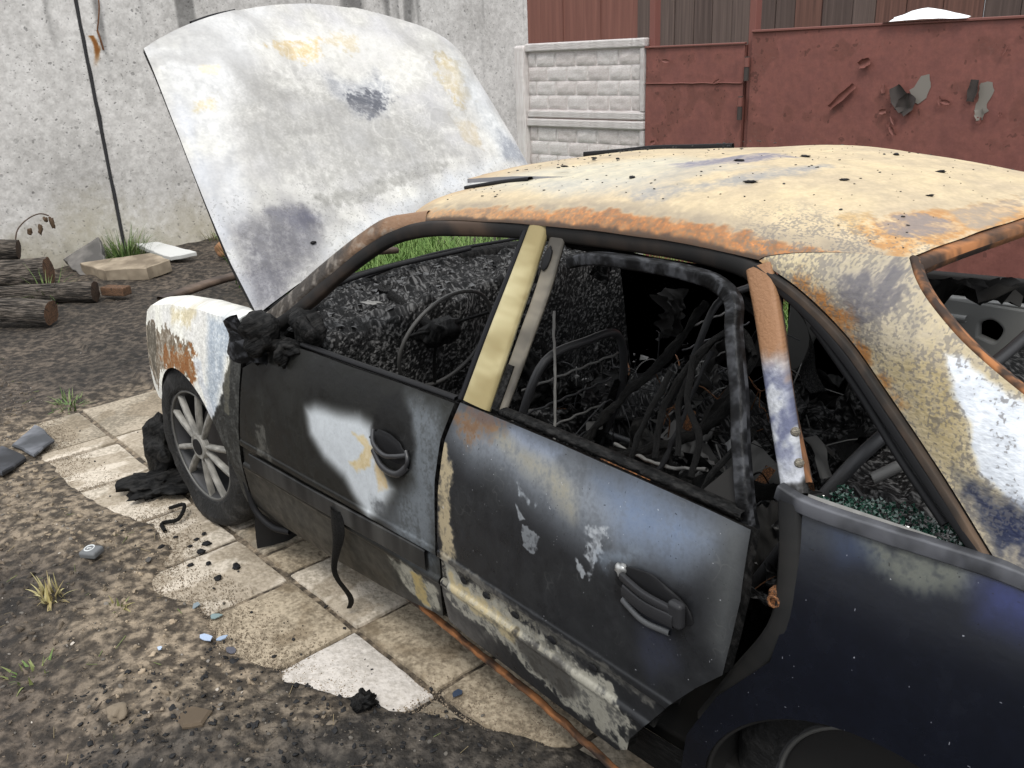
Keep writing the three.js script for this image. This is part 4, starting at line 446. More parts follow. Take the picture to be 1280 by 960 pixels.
// rear door, standing slightly ajar on its hinge
const HX = 1.535, HZ = 0.80, rdBox = [1.50, 0.1, 2.52, 1.0];
const rdPoly = [[1.542, 0.281], [1.62, 0.268], [1.9, 0.262], [2.16, 0.258], [2.20, 0.29], [2.215, 0.335], [2.28, 0.43], [2.34, 0.518], [2.395, 0.588], [2.45, 0.648], [2.458, 0.72], [2.462, 0.803], [2.449, 0.924], [2.35, 0.927], [2.19, 0.929], [1.96, 0.930], [1.80, 0.929], [1.602, 0.927], [1.572, 0.828], [1.564, 0.721], [1.559, 0.60], [1.558, 0.492], [1.55, 0.38]];
{
  const m = burntPaint(rdBox, 1200, [36, 37, 39], DATA.rdoor, { seed: 23, rough: 0.42, speck: 0.02, grain: 0.08, bump: 0.0003, post: (x, y, c, n1, n2, n4) => { if (y > 0.42 && y < 0.50) { const q = sstep(0.05, 0.3, n2 + n4) * 0.5 * sstep(2.2, 1.8, x); c[0] = lerp(c[0], 205, q); c[1] = lerp(c[1], 196, q); c[2] = lerp(c[2], 172, q); } } });
  const d = sideSkin('door', rdPoly, rdBox, m, { ridge: true, dx: HX, dz: HZ, label: 'blue-grey scorched rear door standing ajar with its window frame' }); d.rotation.y = -0.07;
  const L = (x, y, off = 0) => [x - HX, y, zs(x, y) - HZ + off];
  // clip holes left by the burnt moulding
  for (const x of [1.66, 1.75, 1.86, 1.99, 2.12]) { const o = part(d, 'clip_hole', lump(0.014, 0.009, 0.003, 0.3, x * 7, 2, 2), black); o.position.set(...L(x, 0.475, -0.002)); }
  const rc = part(d, 'handle_recess', lump(0.098, 0.05, 0.006, 0.12, 4, 3, 2), black); rc.position.set(...L(2.272, 0.722, 0.001)); rc.rotation.z = -0.04;
  part(d, 'handle', merge([bar([L(2.20, 0.742, 0.014), L(2.27, 0.738, 0.026), L(2.335, 0.735, 0.022)], 0.012, 0.016, V(0, 1, 0), 16, 10, 0.5), bar([L(2.21, 0.715, 0.012), L(2.27, 0.712, 0.02), L(2.345, 0.715, 0.02)], 0.014, 0.03, V(0, 1, 0), 16, 10, 0.5), (() => { const g = new RoundedBoxGeometry(0.034, 0.056, 0.022, 3, 0.009); g.translate(...L(2.345, 0.728, 0.016)); return g; })()]), mat(0.028, 0.028, 0.03, 0.35), 'charred black pull handle');
  const lk = part(d, 'lock_cylinder', lump(0.015, 0.015, 0.01, 0.5, 6, 2, 2), mat(0.45, 0.45, 0.44, 0.35, { metalness: 0.6 })); lk.position.set(...L(2.192, 0.748, 0.006));
  part(d, 'recess_lip', bar([L(2.20, 0.685, 0.002), L(2.26, 0.668, 0.005), L(2.325, 0.672, 0.002)], 0.010, 0.014, V(0, 1, 0), 16, 8, 0.8), mat(0.1, 0.102, 0.105, 0.45));
  part(d, 'belt_trim', bar([L(1.74, 0.937, -0.018), L(1.8, 0.938, -0.018), L(2.1, 0.938, -0.018), L(2.42, 0.934, -0.018)], 0.028, 0.016, V(0, 1, 0), 40, 8), charM);
  const fr = [L(1.79, 1.268), L(1.85, 1.284), L(2.0, 1.292), L(2.12, 1.292), L(2.2, 1.284), L(2.247, 1.26), L(2.27, 1.21), L(2.324, 1.12), L(2.37, 1.03), L(2.408, 0.955, -0.012), L(2.425, 0.90, -0.032)].map(p => [p[0], p[1], p[2] - 0.012]);
  part(d, 'window_frame', roughen(bar(fr, 0.03, 0.03, V(0, 0, 1), 160, 20, 0.5), 0.0016, 12), frameM);
  part(d, 'window_channel', tube(fr.map(p => [p[0] - 0.022, p[1] - 0.014, p[2] - 0.012]), 0.007, 70, 6), charM);
  // melted seals hanging in the opening
  for (const [pts, r] of [[[[2.30, 1.17], [2.24, 1.19], [2.17, 1.13], [2.13, 1.02], [2.15, 0.93]], 0.007], [[[2.31, 1.165], [2.25, 1.20], [2.19, 1.15], [2.16, 1.05], [2.20, 0.95]], 0.006], [[[2.18, 1.14], [2.2, 1.05], [2.24, 1.0], [2.25, 0.93]], 0.007], [[[2.36, 1.05], [2.32, 0.99], [2.29, 0.93], [2.28, 0.88]], 0.007], [[[2.14, 1.1], [2.11, 1.0], [2.1, 0.92]], 0.006]]) part(d, 'melted_seal', tube(pts.map(([x, y], i) => { const p = L(x, y, -0.05 - 0.01 * i); return V(...p); }), r, 60, 10), charM).geometry = roughen(d.children[d.children.length - 1].geometry, 0.007, 16);
  const tri = panel([[2.30, 0.92], [2.42, 0.92], [2.375, 1.02]], range(2.2, 2.5, 6), range(0.9, 1.1, 4), (x, y) => V(...L(x, y, -0.03)), rdBox, 0.006); part(d, 'corner_plate', merge(tri), soot);
  // far side: bare inner frame
  const fm = mat(0.12, 0.118, 0.112, 0.75); const rp = [[1.56, 0.28], [2.15, 0.27], [2.4, 0.58], [2.46, 0.7], [2.46, 1.0], [1.58, 0.96]];
  const far = part(car, 'door', mirrorZ(panel(rp, range(1.5, 2.5, 14), range(0.2, 1.05, 12), (x, y) => V(x, y, zs(x, Math.min(y, 0.95))), rdBox, 0.03)[0]), mat(0.05, 0.05, 0.052, 0.7), 'soot-black rear door on the fence side');
  const sh = new THREE.Shape([[1.62, 0.34], [2.02, 0.34], [2.16, 0.5], [2.2, 0.84], [1.64, 0.84]].map(p => new THREE.Vector2(...p))); const hl = new THREE.Path(smoothPoly([[1.72, 0.42], [1.95, 0.42], [2.05, 0.52], [2.08, 0.74], [1.75, 0.76], [1.71, 0.6], [1.72, 0.42]], 4).map(p => new THREE.Vector2(...p))); sh.holes.push(hl);
  const ig = new THREE.ExtrudeGeometry(sh, { depth: 0.012, bevelEnabled: true, bevelSize: 0.006, bevelThickness: 0.006, bevelSegments: 2 }); ig.translate(0, 0, -0.745); part(far, 'inner_frame', ig, fm, 'bare grey inner door frame with rounded opening');
  const sh2 = new THREE.Shape([[2.06, 0.70], [2.6, 0.66], [2.62, 0.95], [2.1, 0.955]].map(p => new THREE.Vector2(...p))); for (const c of [[[2.27, 0.85], [2.33, 0.84], [2.35, 0.89], [2.31, 0.92], [2.27, 0.90]], [[2.42, 0.79], [2.48, 0.78], [2.49, 0.84], [2.43, 0.85]], [[2.20, 0.745], [2.25, 0.735], [2.255, 0.765], [2.21, 0.775]], [[2.36, 0.72], [2.40, 0.715], [2.40, 0.74], [2.36, 0.745]]]) sh2.holes.push(new THREE.Path(smoothPoly([...c, c[0]], 4).map(p => new THREE.Vector2(...p))));
  const ig2 = new THREE.ExtrudeGeometry(sh2, { depth: 0.02, bevelEnabled: true, bevelSize: 0.008, bevelThickness: 0.008, bevelSegments: 2 }); ig2.translate(0, 0, -0.73); part(far, 'inner_panel', ig2, mat(0.24, 0.24, 0.23, 0.6), 'bare pale grey inner panel with punched holes');
  const ribM = mat(0.3, 0.3, 0.29, 0.6); part(far, 'pressed_rib', bar([[2.12, 0.90, -0.70], [2.24, 0.905, -0.695]], 0.02, 0.02, V(0, 1, 0), 8, 8), ribM); part(far, 'pressed_rib', bar([[2.1, 0.955, -0.72], [2.4, 0.965, -0.72], [2.62, 0.96, -0.72]], 0.03, 0.012, V(0, 1, 0), 12, 8), ribM);
  part(far, 'belt_rail', bar([[1.6, 0.965, -0.77], [2.0, 0.99, -0.765], [2.5, 1.015, -0.755]], 0.06, 0.05, V(0, 1, 0), 20, 10), soot);
}
// quarter panel
const qBox = [2.30, 0.1, 3.84, 1.02];
const qPoly = [[2.47, 0.945], [2.64, 0.955], [2.81, 0.968], [3.0, 0.972], [3.2, 0.98], [3.5, 0.95], [3.78, 0.93], [3.82, 0.6], [3.78, 0.3], [3.2, 0.25], ...arc(2.715, 0.265, 0.352, 0.0, 3.0, 26), [2.345, 0.26], [2.30, 0.26], [2.33, 0.40], [2.40, 0.54], [2.50, 0.67], [2.515, 0.76], [2.50, 0.86]];
{
  const m = burntPaint(qBox, 900, [14, 17, 26], DATA.quarter, { seed: 41, rough: 0.30, speck: 0.003, grain: 0.1, coat: 0.3, bump: 0.00015, fil: 0, spec: 0.5 });
  const q = sideSkin('quarter_panel', qPoly, qBox, m, { label: 'dark blue quarter panel with unburnt glossy paint', nx: 46, ny: 28 });
  const far = panel(qPoly, range(qBox[0], qBox[2], 20), range(qBox[1], qBox[3], 12), sideFn(0, 0), qBox, 0.03); part(car, 'quarter_panel', mirrorZ(far[0]), m, 'dark blue quarter panel on the fence side');
  part(q, 'arch_lip', tube(arc(2.715, 0.265, 0.349, 0.05, 3.0, 20).map(([x, y]) => V(x, y, zs(x, y) - 0.012)), 0.006, 60, 7), soot);
  part(q, 'latch_pillar', bar([[2.475, 0.96, 0.745], [2.50, 0.86, 0.775], [2.505, 0.74, 0.80], [2.44, 0.60, 0.81], [2.36, 0.44, 0.80]], 0.05, 0.10, V(0, 0, 1), 24, 10, 0.5), new THREE.MeshStandardMaterial({ map: noiseTex([8, 8, 8], [30, 28, 26], { f: 16, k: 1.2 }), roughness: 0.8 }));
  const lt = part(q, 'latch', merge([new RoundedBoxGeometry(0.03, 0.05, 0.03, 2, 0.005), new THREE.TorusGeometry(0.014, 0.004, 6, 14).translate(0.004, 0, 0.02)]), rustM, 'rusty door latch'); lt.scale.setScalar(0.75); lt.position.set(2.486, 0.785, 0.826);
  const liner = gridGeo(26, 6, (u, v) => { const a = lerp(-0.1, 3.25, u); return V(2.715 + 0.36 * Math.cos(a), 0.27 + 0.36 * Math.sin(a), 0.82 - v * 0.3); }); part(car, 'wheel_arch_liner', liner, soot); part(car, 'wheel_arch_liner', mirrorZ(liner), soot);
  // tail
  const mB = mat(0.012, 0.016, 0.03, 0.3); part(car, 'trunk_lid', gridGeo(24, 12, (u, v) => { const z = lerp(-0.70, 0.70, u), x = lerp(3.2, 3.82, v); return V(x, 0.99 - 0.05 * v * v + 0.02 * (1 - (z / 0.72) ** 2), z * wx(x) / wx(3.2)); }), mB);
  part(car, 'tail_panel', gridGeo(24, 12, (u, v) => { const z = lerp(-0.79, 0.79, u), y = lerp(0.25, 0.94, v); return V(3.82 + 0.05 * (1 - (z / 0.8) ** 2) - 0.03 * v, y, z); }), mB);
}
// sill
{
  const s = part(car, 'sill', gridGeo(60, 8, (u, v) => { const x = lerp(0.42, 2.30, u), yb = lerp(0.17, 0.12, sstep(1.3, 2.2, x)), a = v * 1.57; return V(x, lerp(yb, 0.30, v) , 0.735 + 0.075 * Math.sin(a) * (0.9 + 0.1 * fbm(x * 5, v * 3, 2)) + 0.012 * sstep(1.5, 2.2, x)); }), charM);
  part(s, 'flange', bar([[1.24, 0.182, 0.762], [1.42, 0.178, 0.773], [1.6, 0.168, 0.785], [1.75, 0.16, 0.792], [1.95, 0.142, 0.805], [2.12, 0.125, 0.82]], 0.018, 0.016, V(0, 1, 0), 120, 10, 0.5), rustM, 'rusty sill flange').geometry = roughen(s.children[0].geometry, 0.004, 20);
  part(s, 'front_flange', bar([[0.44, 0.17, 0.765], [0.8, 0.175, 0.762], [1.24, 0.18, 0.76]], 0.014, 0.014, V(0, 1, 0), 40, 8, 0.7), charM);
  const s2 = part(car, 'sill', new RoundedBoxGeometry(1.9, 0.16, 0.1, 2, 0.02), soot); s2.position.set(1.36, 0.24, -0.75);
  const mf = part(car, 'mud_flap', gridGeo(12, 12, (u, v) => { const y = lerp(0.34, 0.012, v); return V(lerp(0.44, 0.36, v) + 0.03 * Math.sin(u * 3) + 0.008 * fbm(u * 4, v * 4, 2), y, lerp(0.83, 0.60, u) - 0.02 * v); }), mat(0.02, 0.02, 0.021, 0.6)); part(mf, 'edge_strip', tube([[0.42, 0.33, 0.84], [0.45, 0.22, 0.835], [0.52, 0.17, 0.815], [0.6, 0.17, 0.79]], 0.012, 20, 7), black);
}
// wheels
function wheel(x, y, z, turn, label, spin, darkened) {
  const w = new THREE.Group(); w.name = 'wheel'; w.userData.label = label; w.position.set(x, y, z); w.rotation.y = turn; car.add(w);
  const prof = [[0.228, 0.0], [0.236, 0.010], [0.25, 0.012], [0.29, 0.012], [0.322, -0.004], [0.338, -0.03], [0.343, -0.06], [0.343, -0.15], [0.336, -0.185], [0.31, -0.21], [0.25, -0.215], [0.23, -0.205]].map(p => new THREE.Vector2(...p));
  const tg = new THREE.LatheGeometry(prof, 80); tg.rotateX(Math.PI / 2); { const p = tg.attributes.position; for (let i = 0; i < p.count; i++) { const X = p.getX(i), Y = p.getY(i), Z = p.getZ(i), r = Math.hypot(X, Y); let yy = Y; const gnd = -y + 0.004; let zz = Z; if (yy < gnd + 0.09) { const q = sstep(gnd + 0.09, gnd, yy); zz = Z + (Z > -0.1 ? 1 : -1) * 0.026 * q * sstep(0.23, 0.3, r); } if (yy < gnd) yy = gnd; p.setXYZ(i, X * (1 + 0.004 * vn(i * 0.13, 2)), yy, zz); } tg.computeVertexNormals(); }
  part(w, 'tyre', roughen(tg, 0.005, 26), rubberM);
  const rimT = [[0.23, -0.205], [0.215, -0.19], [0.20, -0.12], [0.205, -0.05], [0.212, -0.015], [0.222, -0.002], [0.232, 0.006], [0.236, 0.0], [0.232, -0.012]].map(p => new THREE.Vector2(...p)); const rg = new THREE.LatheGeometry(rimT, 72); rg.rotateX(Math.PI / 2);
  const alloy = new THREE.MeshStandardMaterial({ map: noiseTex([112, 110, 105], [164, 161, 154], { f: 5, k: 1.0 }), roughness: 0.6, metalness: 0.15 }), rimDark = mat(0.05, 0.05, 0.052, 0.55, { metalness: 0.4 });
  if (darkened) { alloy.color.setRGB(0.05, 0.05, 0.05); const cv = new THREE.LatheGeometry([[0, -0.012], [0.08, -0.010], [0.17, -0.004], [0.222, -0.006], [0.228, -0.02]].map(p => new THREE.Vector2(...p)), 48); cv.rotateX(Math.PI / 2); part(w, 'added_dark_disc', roughen(cv, 0.004, 18), soot); }  // dark disc added in place of spokes so the wheel disappears into the dark
  const rim = part(w, 'rim', rg, rimDark); const lip = part(rim, 'rim_lip', new THREE.TorusGeometry(0.224, 0.005, 8, 80), mat(0.14, 0.138, 0.13, 0.5, { metalness: 0.4 }));
  const disc = part(w, 'brake_disc', new THREE.CylinderGeometry(0.135, 0.135, 0.02, 40), mat(0.045, 0.04, 0.038, 0.7)); disc.rotation.x = Math.PI / 2; disc.position.z = -0.1;
  const bk = part(w, 'hub_plate', new THREE.CylinderGeometry(0.2, 0.2, 0.01, 40), black); bk.rotation.x = Math.PI / 2; bk.position.z = -0.15;
  const sg = gridGeo(4, 10, (a, s) => { const r = lerp(0.04, 0.222, s), wd = lerp(0.017, 0.021, s), prf = [[-0.5, -0.022], [-0.5, -0.002], [0, 0.002], [0.5, -0.002], [0.5, -0.022]][Math.round(a * 4)]; return V(r, prf[0] * wd, prf[1] * 1.0 - 0.006 * s + 0.004 * Math.sin(s * 3)); });
  if (!darkened) for (let k = 0; k < 5; k++) for (const o of [-0.25, 0.25]) { const s = part(w, 'spoke', sg, alloy); s.rotation.z = spin + k * 1.2566 + o; s.position.z = 0.004; }
  if (darkened) return w; const hb = part(w, 'hub', (() => { const g = new THREE.CylinderGeometry(0.05, 0.056, 0.024, 30); g.rotateX(Math.PI / 2); return g; })(), alloy); const cap = part(hb, 'centre_bore', (() => { const g = new THREE.CylinderGeometry(0.033, 0.033, 0.008, 24); g.rotateX(Math.PI / 2); return g; })(), black); cap.position.z = 0.012;
  return w;
}
wheel(0.0, 0.33, 0.808, 0.03, 'front wheel with five pairs of bare alloy spokes', 1.187);
wheel(2.70, 0.30, 0.735, 0, 'rear wheel with blackened tyre under the blue quarter panel', 0.4, true);
wheel(0.0, 0.33, -0.808, Math.PI, 'front wheel on the fence side', 0.2); wheel(2.70, 0.31, -0.80, Math.PI, 'rear wheel on the fence side', 0.9);
{ // melted plastic in front of the wheel
  const a = single('melted_plastic', lump(0.12, 0.14, 0.07, 0.5, 17, 5, 1.8), charM, 'tall crumpled lump of melted black plastic against the alloy wheel', 'melted plastic'); a.position.set(-0.56, 0.13, 0.75);
  const b = single('melted_plastic', lump(0.12, 0.04, 0.13, 0.6, 27, 5, 2.6), charM, 'flat melted black plastic puddle on the slab by the wheel', 'melted plastic'); b.position.set(-0.44, 0.03, 0.84);
  const s = single('melted_strip', tube([[-0.2, 0.02, 0.9], [-0.12, 0.05, 0.87], [-0.08, 0.02, 0.92], [-0.12, 0.008, 0.97], [-0.05, 0.006, 0.99]], 0.008, 24, 6), charM, 'thin curled black strip on the slab below the wheel', 'strip');
  const c = single('charcoal_lump', lump(0.035, 0.022, 0.03, 0.8, 33, 4, 2.6), charM, 'black charcoal lump on the sandy slab near the car sill', 'charcoal'); c.position.set(1.358, 0.022, 1.03);
  const r = rng(9); [[0.10, 0.93], [0.13, 0.97], [0.16, 0.92], [0.08, 0.89], [0.02, 0.98], [0.2, 0.96], [0.3, 0.98], [0.26, 1.03], [0.05, 1.05], [0.42, 1.0], [0.4, 0.92]].forEach(([x, z]) => { const s = 0.006 + 0.009 * r(), o = single('char_chip', lump(s * 1.4, s * 0.5, s, 0.5, x * 50, 2, 2), black, 'tiny black char chip on pale slab beside the alloy wheel', 'char chip', 'char chips on the pale slabs'); o.position.set(x, 0.004, z); o.rotation.y = r() * 6; });
}
// ---------- roof, pillars ----------
const YRt = [[1.05, 1.27], [1.162, 1.292], [1.338, 1.316], [1.628, 1.334], [1.877, 1.342], [2.072, 1.343], [2.258, 1.33], [2.40, 1.325], [2.62, 1.315]], CRt = [[1.1, 0.075], [1.6, 0.10], [2.0, 0.115], [2.3, 0.105], [2.6, 0.06]];
const sm = (t, x) => (pl(t, x - 0.05) + pl(t, x) + pl(t, x + 0.05)) / 3;
const xrr = t => { const a = Math.abs(t); return a > 0.88 ? lerp(2.525, 2.27, (a - 0.88) / 0.12) : 2.60 - 0.075 * (a / 0.88) ** 2; };
const roofAt = (s, t, off = 0) => { const x0 = 1.10 + 0.07 * t * t, x = lerp(x0, xrr(t), s), a = Math.min(1, Math.abs(t)), k = Math.pow(Math.max(0, 1 - Math.pow(a, 2.6)), 1 / 1.7); const bk = 0.010 * fbm(x * 3 + 2, t * 2, 2) * sstep(1, 0.7, a) + 0.0015 * fbm(x * 18, t * 11, 2); return V(x, sm(YRt, x) + sm(CRt, x) * k + bk + off, 0.585 * t * (1 + off * 0.6)); };
const rBox = [1.05, -0.68, 2.65, 0.68];
const arcT = (() => { const a = [[0, 0]]; let s = 0, pz = 0, py = 0.1; for (let i = 1; i <= 200; i++) { const t = i / 200, z = 0.585 * t, y = 0.1 * Math.pow(1 - Math.pow(t, 2.6), 1 / 1.7); s += Math.hypot(z - pz, y - py); pz = z; py = y; a.push([t, s]); } return a; })(), arcMax = arcT[200][1];
const arcZ = z => Math.sign(z) * pl(arcT, Math.min(1, Math.abs(z) / 0.585));
const roofM = burntPaint(rBox, 1100, [184, 167, 138], DATA.roof.map(l => [l[0].map(p => [p[0], arcZ(p[1])]), ...l.slice(1)]), { seed: 53, rough: 0.62, grain: 0.06, bump: 0.001, post: (x, z, c, n1, n2, n4) => {
  const d = arcMax - Math.abs(z), e = d + 0.022 * n2 + 0.02 * n1; // rust and scorched bands round the rolled edge
  const q1 = sstep(0.062, 0.042, e) * (0.55 + 0.45 * sstep(1.3, 1.9, x + 0.2 * n1)), q2 = sstep(0.11, 0.075, e) * (1 - q1); const g2 = q2 * clamp(0.55 + 0.9 * n2); c[0] = lerp(c[0], 148, g2); c[1] = lerp(c[1], 136, g2); c[2] = lerp(c[2], 118, g2);
  const rr = q1 * clamp(0.85 + 0.5 * n4), v = 1 + 0.2 * n2 + 0.35 * n4; c[0] = lerp(c[0], 152 * v, rr); c[1] = lerp(c[1], 103 * v, rr); c[2] = lerp(c[2], 64 * v, rr); const f1 = fbm(x * 260, z * 260, 2), f2 = fbm(x * 30 + 5, z * 30, 3), sp = sstep(0.02, 0.2, f1 + 0.6 * f2) * 0.55 * sstep(2.12, 2.3, x + 0.06 * n1) * sstep(0.26, 0.12, d + 0.05 * n1); c[0] = lerp(c[0], 104, sp); c[1] = lerp(c[1], 100, sp); c[2] = lerp(c[2], 98, sp); const bt = sstep(0.016, 0.004, d + 0.008 * n2) * 0.8; c[0] = lerp(c[0], 70, bt); c[1] = lerp(c[1], 58, bt); c[2] = lerp(c[2], 50, bt);
  const fr = sstep(1.26, 1.13, x + 0.05 * n1) * 0.7; c[0] = lerp(c[0], 168, fr); c[1] = lerp(c[1], 140, fr); c[2] = lerp(c[2], 108, fr);
   } });
const rt = Array.from({ length: 121 }, (_, i) => { const u = i / 60 - 1; return Math.sign(u) * (1 - Math.pow(1 - Math.abs(u), 1.7)); });
{
  const g = gridGeo(60, 120, (s, t) => roofAt(s, rt[Math.round(t * 120)]), (s, t, p) => [(p.x - rBox[0]) / (rBox[2] - rBox[0]), (arcZ(rt[Math.round(t * 120)] * 0.585) - rBox[1]) / (rBox[3] - rBox[1])]);
  const r = part(car, 'roof', g, roofM, 'cream and rust scorched roof');
  part(r, 'inner_roof', gridGeo(30, 60, (s, t) => { const q = roofAt(s, rt[Math.round(t * 120)] * 0.99); q.y -= 0.03; return q; }), soot);
  part(r, 'rear_header', bar([-0.88, -0.7, -0.4, 0, 0.4, 0.7, 0.88].map(t => { const p = roofAt(1, t, 0); return [p.x - 0.005, p.y - 0.018, p.z]; }), 0.06, 0.03, V(0, 1, 0), 50, 10), rustM, 'rusty rear window header');
  part(r, 'front_header', bar([-0.97, -0.7, -0.4, 0, 0.4, 0.7, 0.97].map(t => { const p = roofAt(0, t, 0); return [p.x + 0.02, p.y - 0.02, p.z]; }), 0.06, 0.03, V(0, 1, 0), 50, 10), soot);
  // sunroof lid, lifted at its front corner
  const sl = (u, v, off) => { const x = lerp(1.135, 1.93, u), z = lerp(-0.36, 0.335, v), t = z / 0.585, s = (x - (1.10 + 0.07 * t * t)) / (xrr(t) - (1.10 + 0.07 * t * t)), p = roofAt(s, t); const ed = Math.min(u, 1 - u, v, 1 - v); p.y += off + (0.009 + 0.018 * (1 - u) ** 2) * sstep(1, 0.35, u) - 0.004 * sstep(0.8, 1, u) + 0.006 * sstep(0.3, 1, v) * (1 - u) - 0.012 * Math.sin(u * 3.14) * sstep(0.5, 1, v) - (ed < 0.02 ? 0.002 : 0); if (v > 0.9 && u < 0.06) p.x += 0.006; return p; };
  const lid = part(car, 'sunroof_lid', gridGeo(40, 36, (u, v) => sl(u, v, 0), (u, v, p) => [(p.x - rBox[0]) / (rBox[2] - rBox[0]), (arcZ(p.z) - rBox[1]) / (rBox[3] - rBox[1])]), roofM, 'scorched sunroof lid lifted at its front corner');
  const lidStripAt = (x, z, o) => { const t = z / 0.585, x0 = 1.10 + 0.07 * t * t, p = roofAt((x - x0) / (xrr(t) - x0), t); p.y += o; return p; };
  part(lid, 'gap_strip', bar([[1.13, -0.20], [1.25, -0.235], [1.38, -0.255], [1.52, -0.265], [1.66, -0.27]].map(([x, z]) => lidStripAt(x, z, 0.032 - 0.022 * (x - 1.13) / 0.53).toArray()), 0.014, 0.02, V(0, 1, 0), 50, 8), black, 'black strip put in for the dark gap along the sunroof lid');  // black strip added to draw the dark gap line of the lid
  part(lid, 'corner_gap_shade', bar([[1.125, 0.325], [1.2, 0.347], [1.3, 0.35], [1.42, 0.35]].map(([x, z]) => lidStripAt(x, z, 0.004).toArray()), 0.02, 0.012, V(0, 1, 0), 40, 8), black);  // black bar stands in for the shade under the lifted lid corner
  const rim = []; for (let i = 0; i <= 40; i++) rim.push([0, i / 40]); for (let i = 1; i <= 20; i++) { rim.push([i / 40, 1]); } for (let i = 1; i <= 20; i++) rim.unshift([i / 40, 0]);
  part(lid, 'lid_edge', gridGeo(rim.length - 1, 1, (a, b) => { const q = rim[Math.round(a * (rim.length - 1))]; return sl(q[0], q[1], -0.012 * b); }), mat(0.26, 0.26, 0.28, 0.7));
}
const railC = [[2.27, 1.328, 0.585], [2.365, 1.291, 0.6], [2.481, 1.229, 0.632], [2.578, 1.158, 0.670], [2.703, 1.061, 0.722], [2.808, 0.972, 0.768]], rearC = [[2.525, 1.355, 0.515], [2.56, 1.332, 0.565], [2.60, 1.31, 0.607], [2.676, 1.268, 0.655], [2.734, 1.239, 0.677], [2.787, 1.213, 0.690], [3.0, 1.10, 0.708], [3.2, 0.985, 0.72]];
const cBox = [2.2, 0.9, 3.25, 1.4];
{
  const cA = new THREE.CatmullRomCurve3(railC.map(p => V(...p)), false, 'centripetal'), cB = new THREE.CatmullRomCurve3(rearC.map(p => V(...p)), false, 'centripetal');
  const base = burntPaint(cBox, 1300, [184, 170, 140], DATA.cpil, { seed: 67, rough: 0.6, grain: 0.1, bump: 0.0012, post: (x, y, c, n1, n2, n4) => { const q = clamp((n4 + 0.7 * n2 - 0.02) * 2.4) * sstep(2.9, 2.72, x + 0.1 * n1) * (c[0] > 208 ? 0 : 1) * 0.55; c[0] = lerp(c[0], 108, q * 0.5); c[1] = lerp(c[1], 104, q * 0.5); c[2] = lerp(c[2], 104, q * 0.5); const f1 = fbm(x * 260, y * 260, 2), f2 = fbm(x * 30 + 5, y * 30, 3), sp = sstep(0.02, 0.2, f1 + 0.6 * f2) * (c[0] > 208 ? 0 : 0.55); c[0] = lerp(c[0], 104, sp); c[1] = lerp(c[1], 100, sp); c[2] = lerp(c[2], 98, sp); } });
  const top0 = t => roofAt(1, t), S0 = top0(1), S1 = top0(0.88), E0 = cA.getPoint(1), E1 = cB.getPoint(1);
  const f = (a, b) => { const A = cA.getPoint(a), B = cB.getPoint(a), T = top0(lerp(1, 0.88, b)), Bt = E0.clone().lerp(E1, b).add(V(0, -0.004 * Math.sin(b * 3.14), 0.02 * Math.sin(b * 3.14))); const p = A.clone().multiplyScalar(1 - b).addScaledVector(B, b).addScaledVector(T, 1 - a).addScaledVector(Bt, a); p.addScaledVector(S0, -(1 - a) * (1 - b)).addScaledVector(S1, -(1 - a) * b).addScaledVector(E0, -a * (1 - b)).addScaledVector(E1, -a * b); p.z += 0.014 * Math.sin(b * 3.14) * Math.sin(Math.min(1, a * 1.3 + 0.15) * 2.6); return p; };
  const g = gridGeo(24, 44, (b, a) => f(a, b), (b, a, p) => [(p.x - cBox[0]) / (cBox[2] - cBox[0]), (p.y - cBox[1]) / (cBox[3] - cBox[1])]);
  const pA = part(car, 'rear_pillar', g, base, 'wide rear roof pillar scorched cream with a pure white patch'); part(pA, 'inner_sheet', gridGeo(12, 20, (b, a) => { const q = f(a, b); q.z -= 0.03; q.y -= 0.01; return q; }), soot);
  part(pA, 'window_flange', bar(rearC.map(p => [p[0] + 0.004, p[1] - 0.008, p[2] - 0.012]), 0.022, 0.022, V(0, 0, 1), 50, 10), rustM, 'rusty rear window flange');
  part(pA, 'drip_edge', bar(railC.map(p => [p[0] - 0.004, p[1] - 0.012, p[2] + 0.002]), 0.016, 0.02, V(0, 0, 1), 50, 10), new THREE.MeshStandardMaterial({ map: noiseTex([24, 21, 19], [92, 74, 58], { f: 14 }), roughness: 0.8 }));
  const fp = part(car, 'rear_pillar', mirrorZ(g), soot, 'rear roof pillar on the fence side');
  // quarter window surround
  const off = 0.03; part(car, 'window_frame', merge([bar([[2.315, 1.288, 0.588], [2.39, 1.252, 0.607], [2.49, 1.19, 0.638], [2.585, 1.118, 0.676], [2.70, 1.03, 0.724], [2.795, 0.962, 0.765]], 0.02, 0.026, V(0, 0, 1), 40, 10), tube([[2.40, 1.225, 0.60], [2.52, 1.14, 0.65], [2.62, 1.06, 0.695], [2.72, 0.985, 0.735]], 0.008, 24, 6)]), black, 'charred quarter window frame');
  part(car, 'window_sill', bar([[2.452, 0.972, 0.782], [2.5, 0.962, 0.785], [2.64, 0.962, 0.786], [2.75, 0.964, 0.782], [2.84, 0.960, 0.774], [2.93, 0.945, 0.772]], 0.024, 0.03, V(0, 1, 0), 60, 14, 0.4), new THREE.MeshStandardMaterial({ map: noiseTex([40, 41, 44], [92, 93, 98], { f: 18, k: 1.3 }), roughness: 0.55 }), 'grey quarter window sill');
}
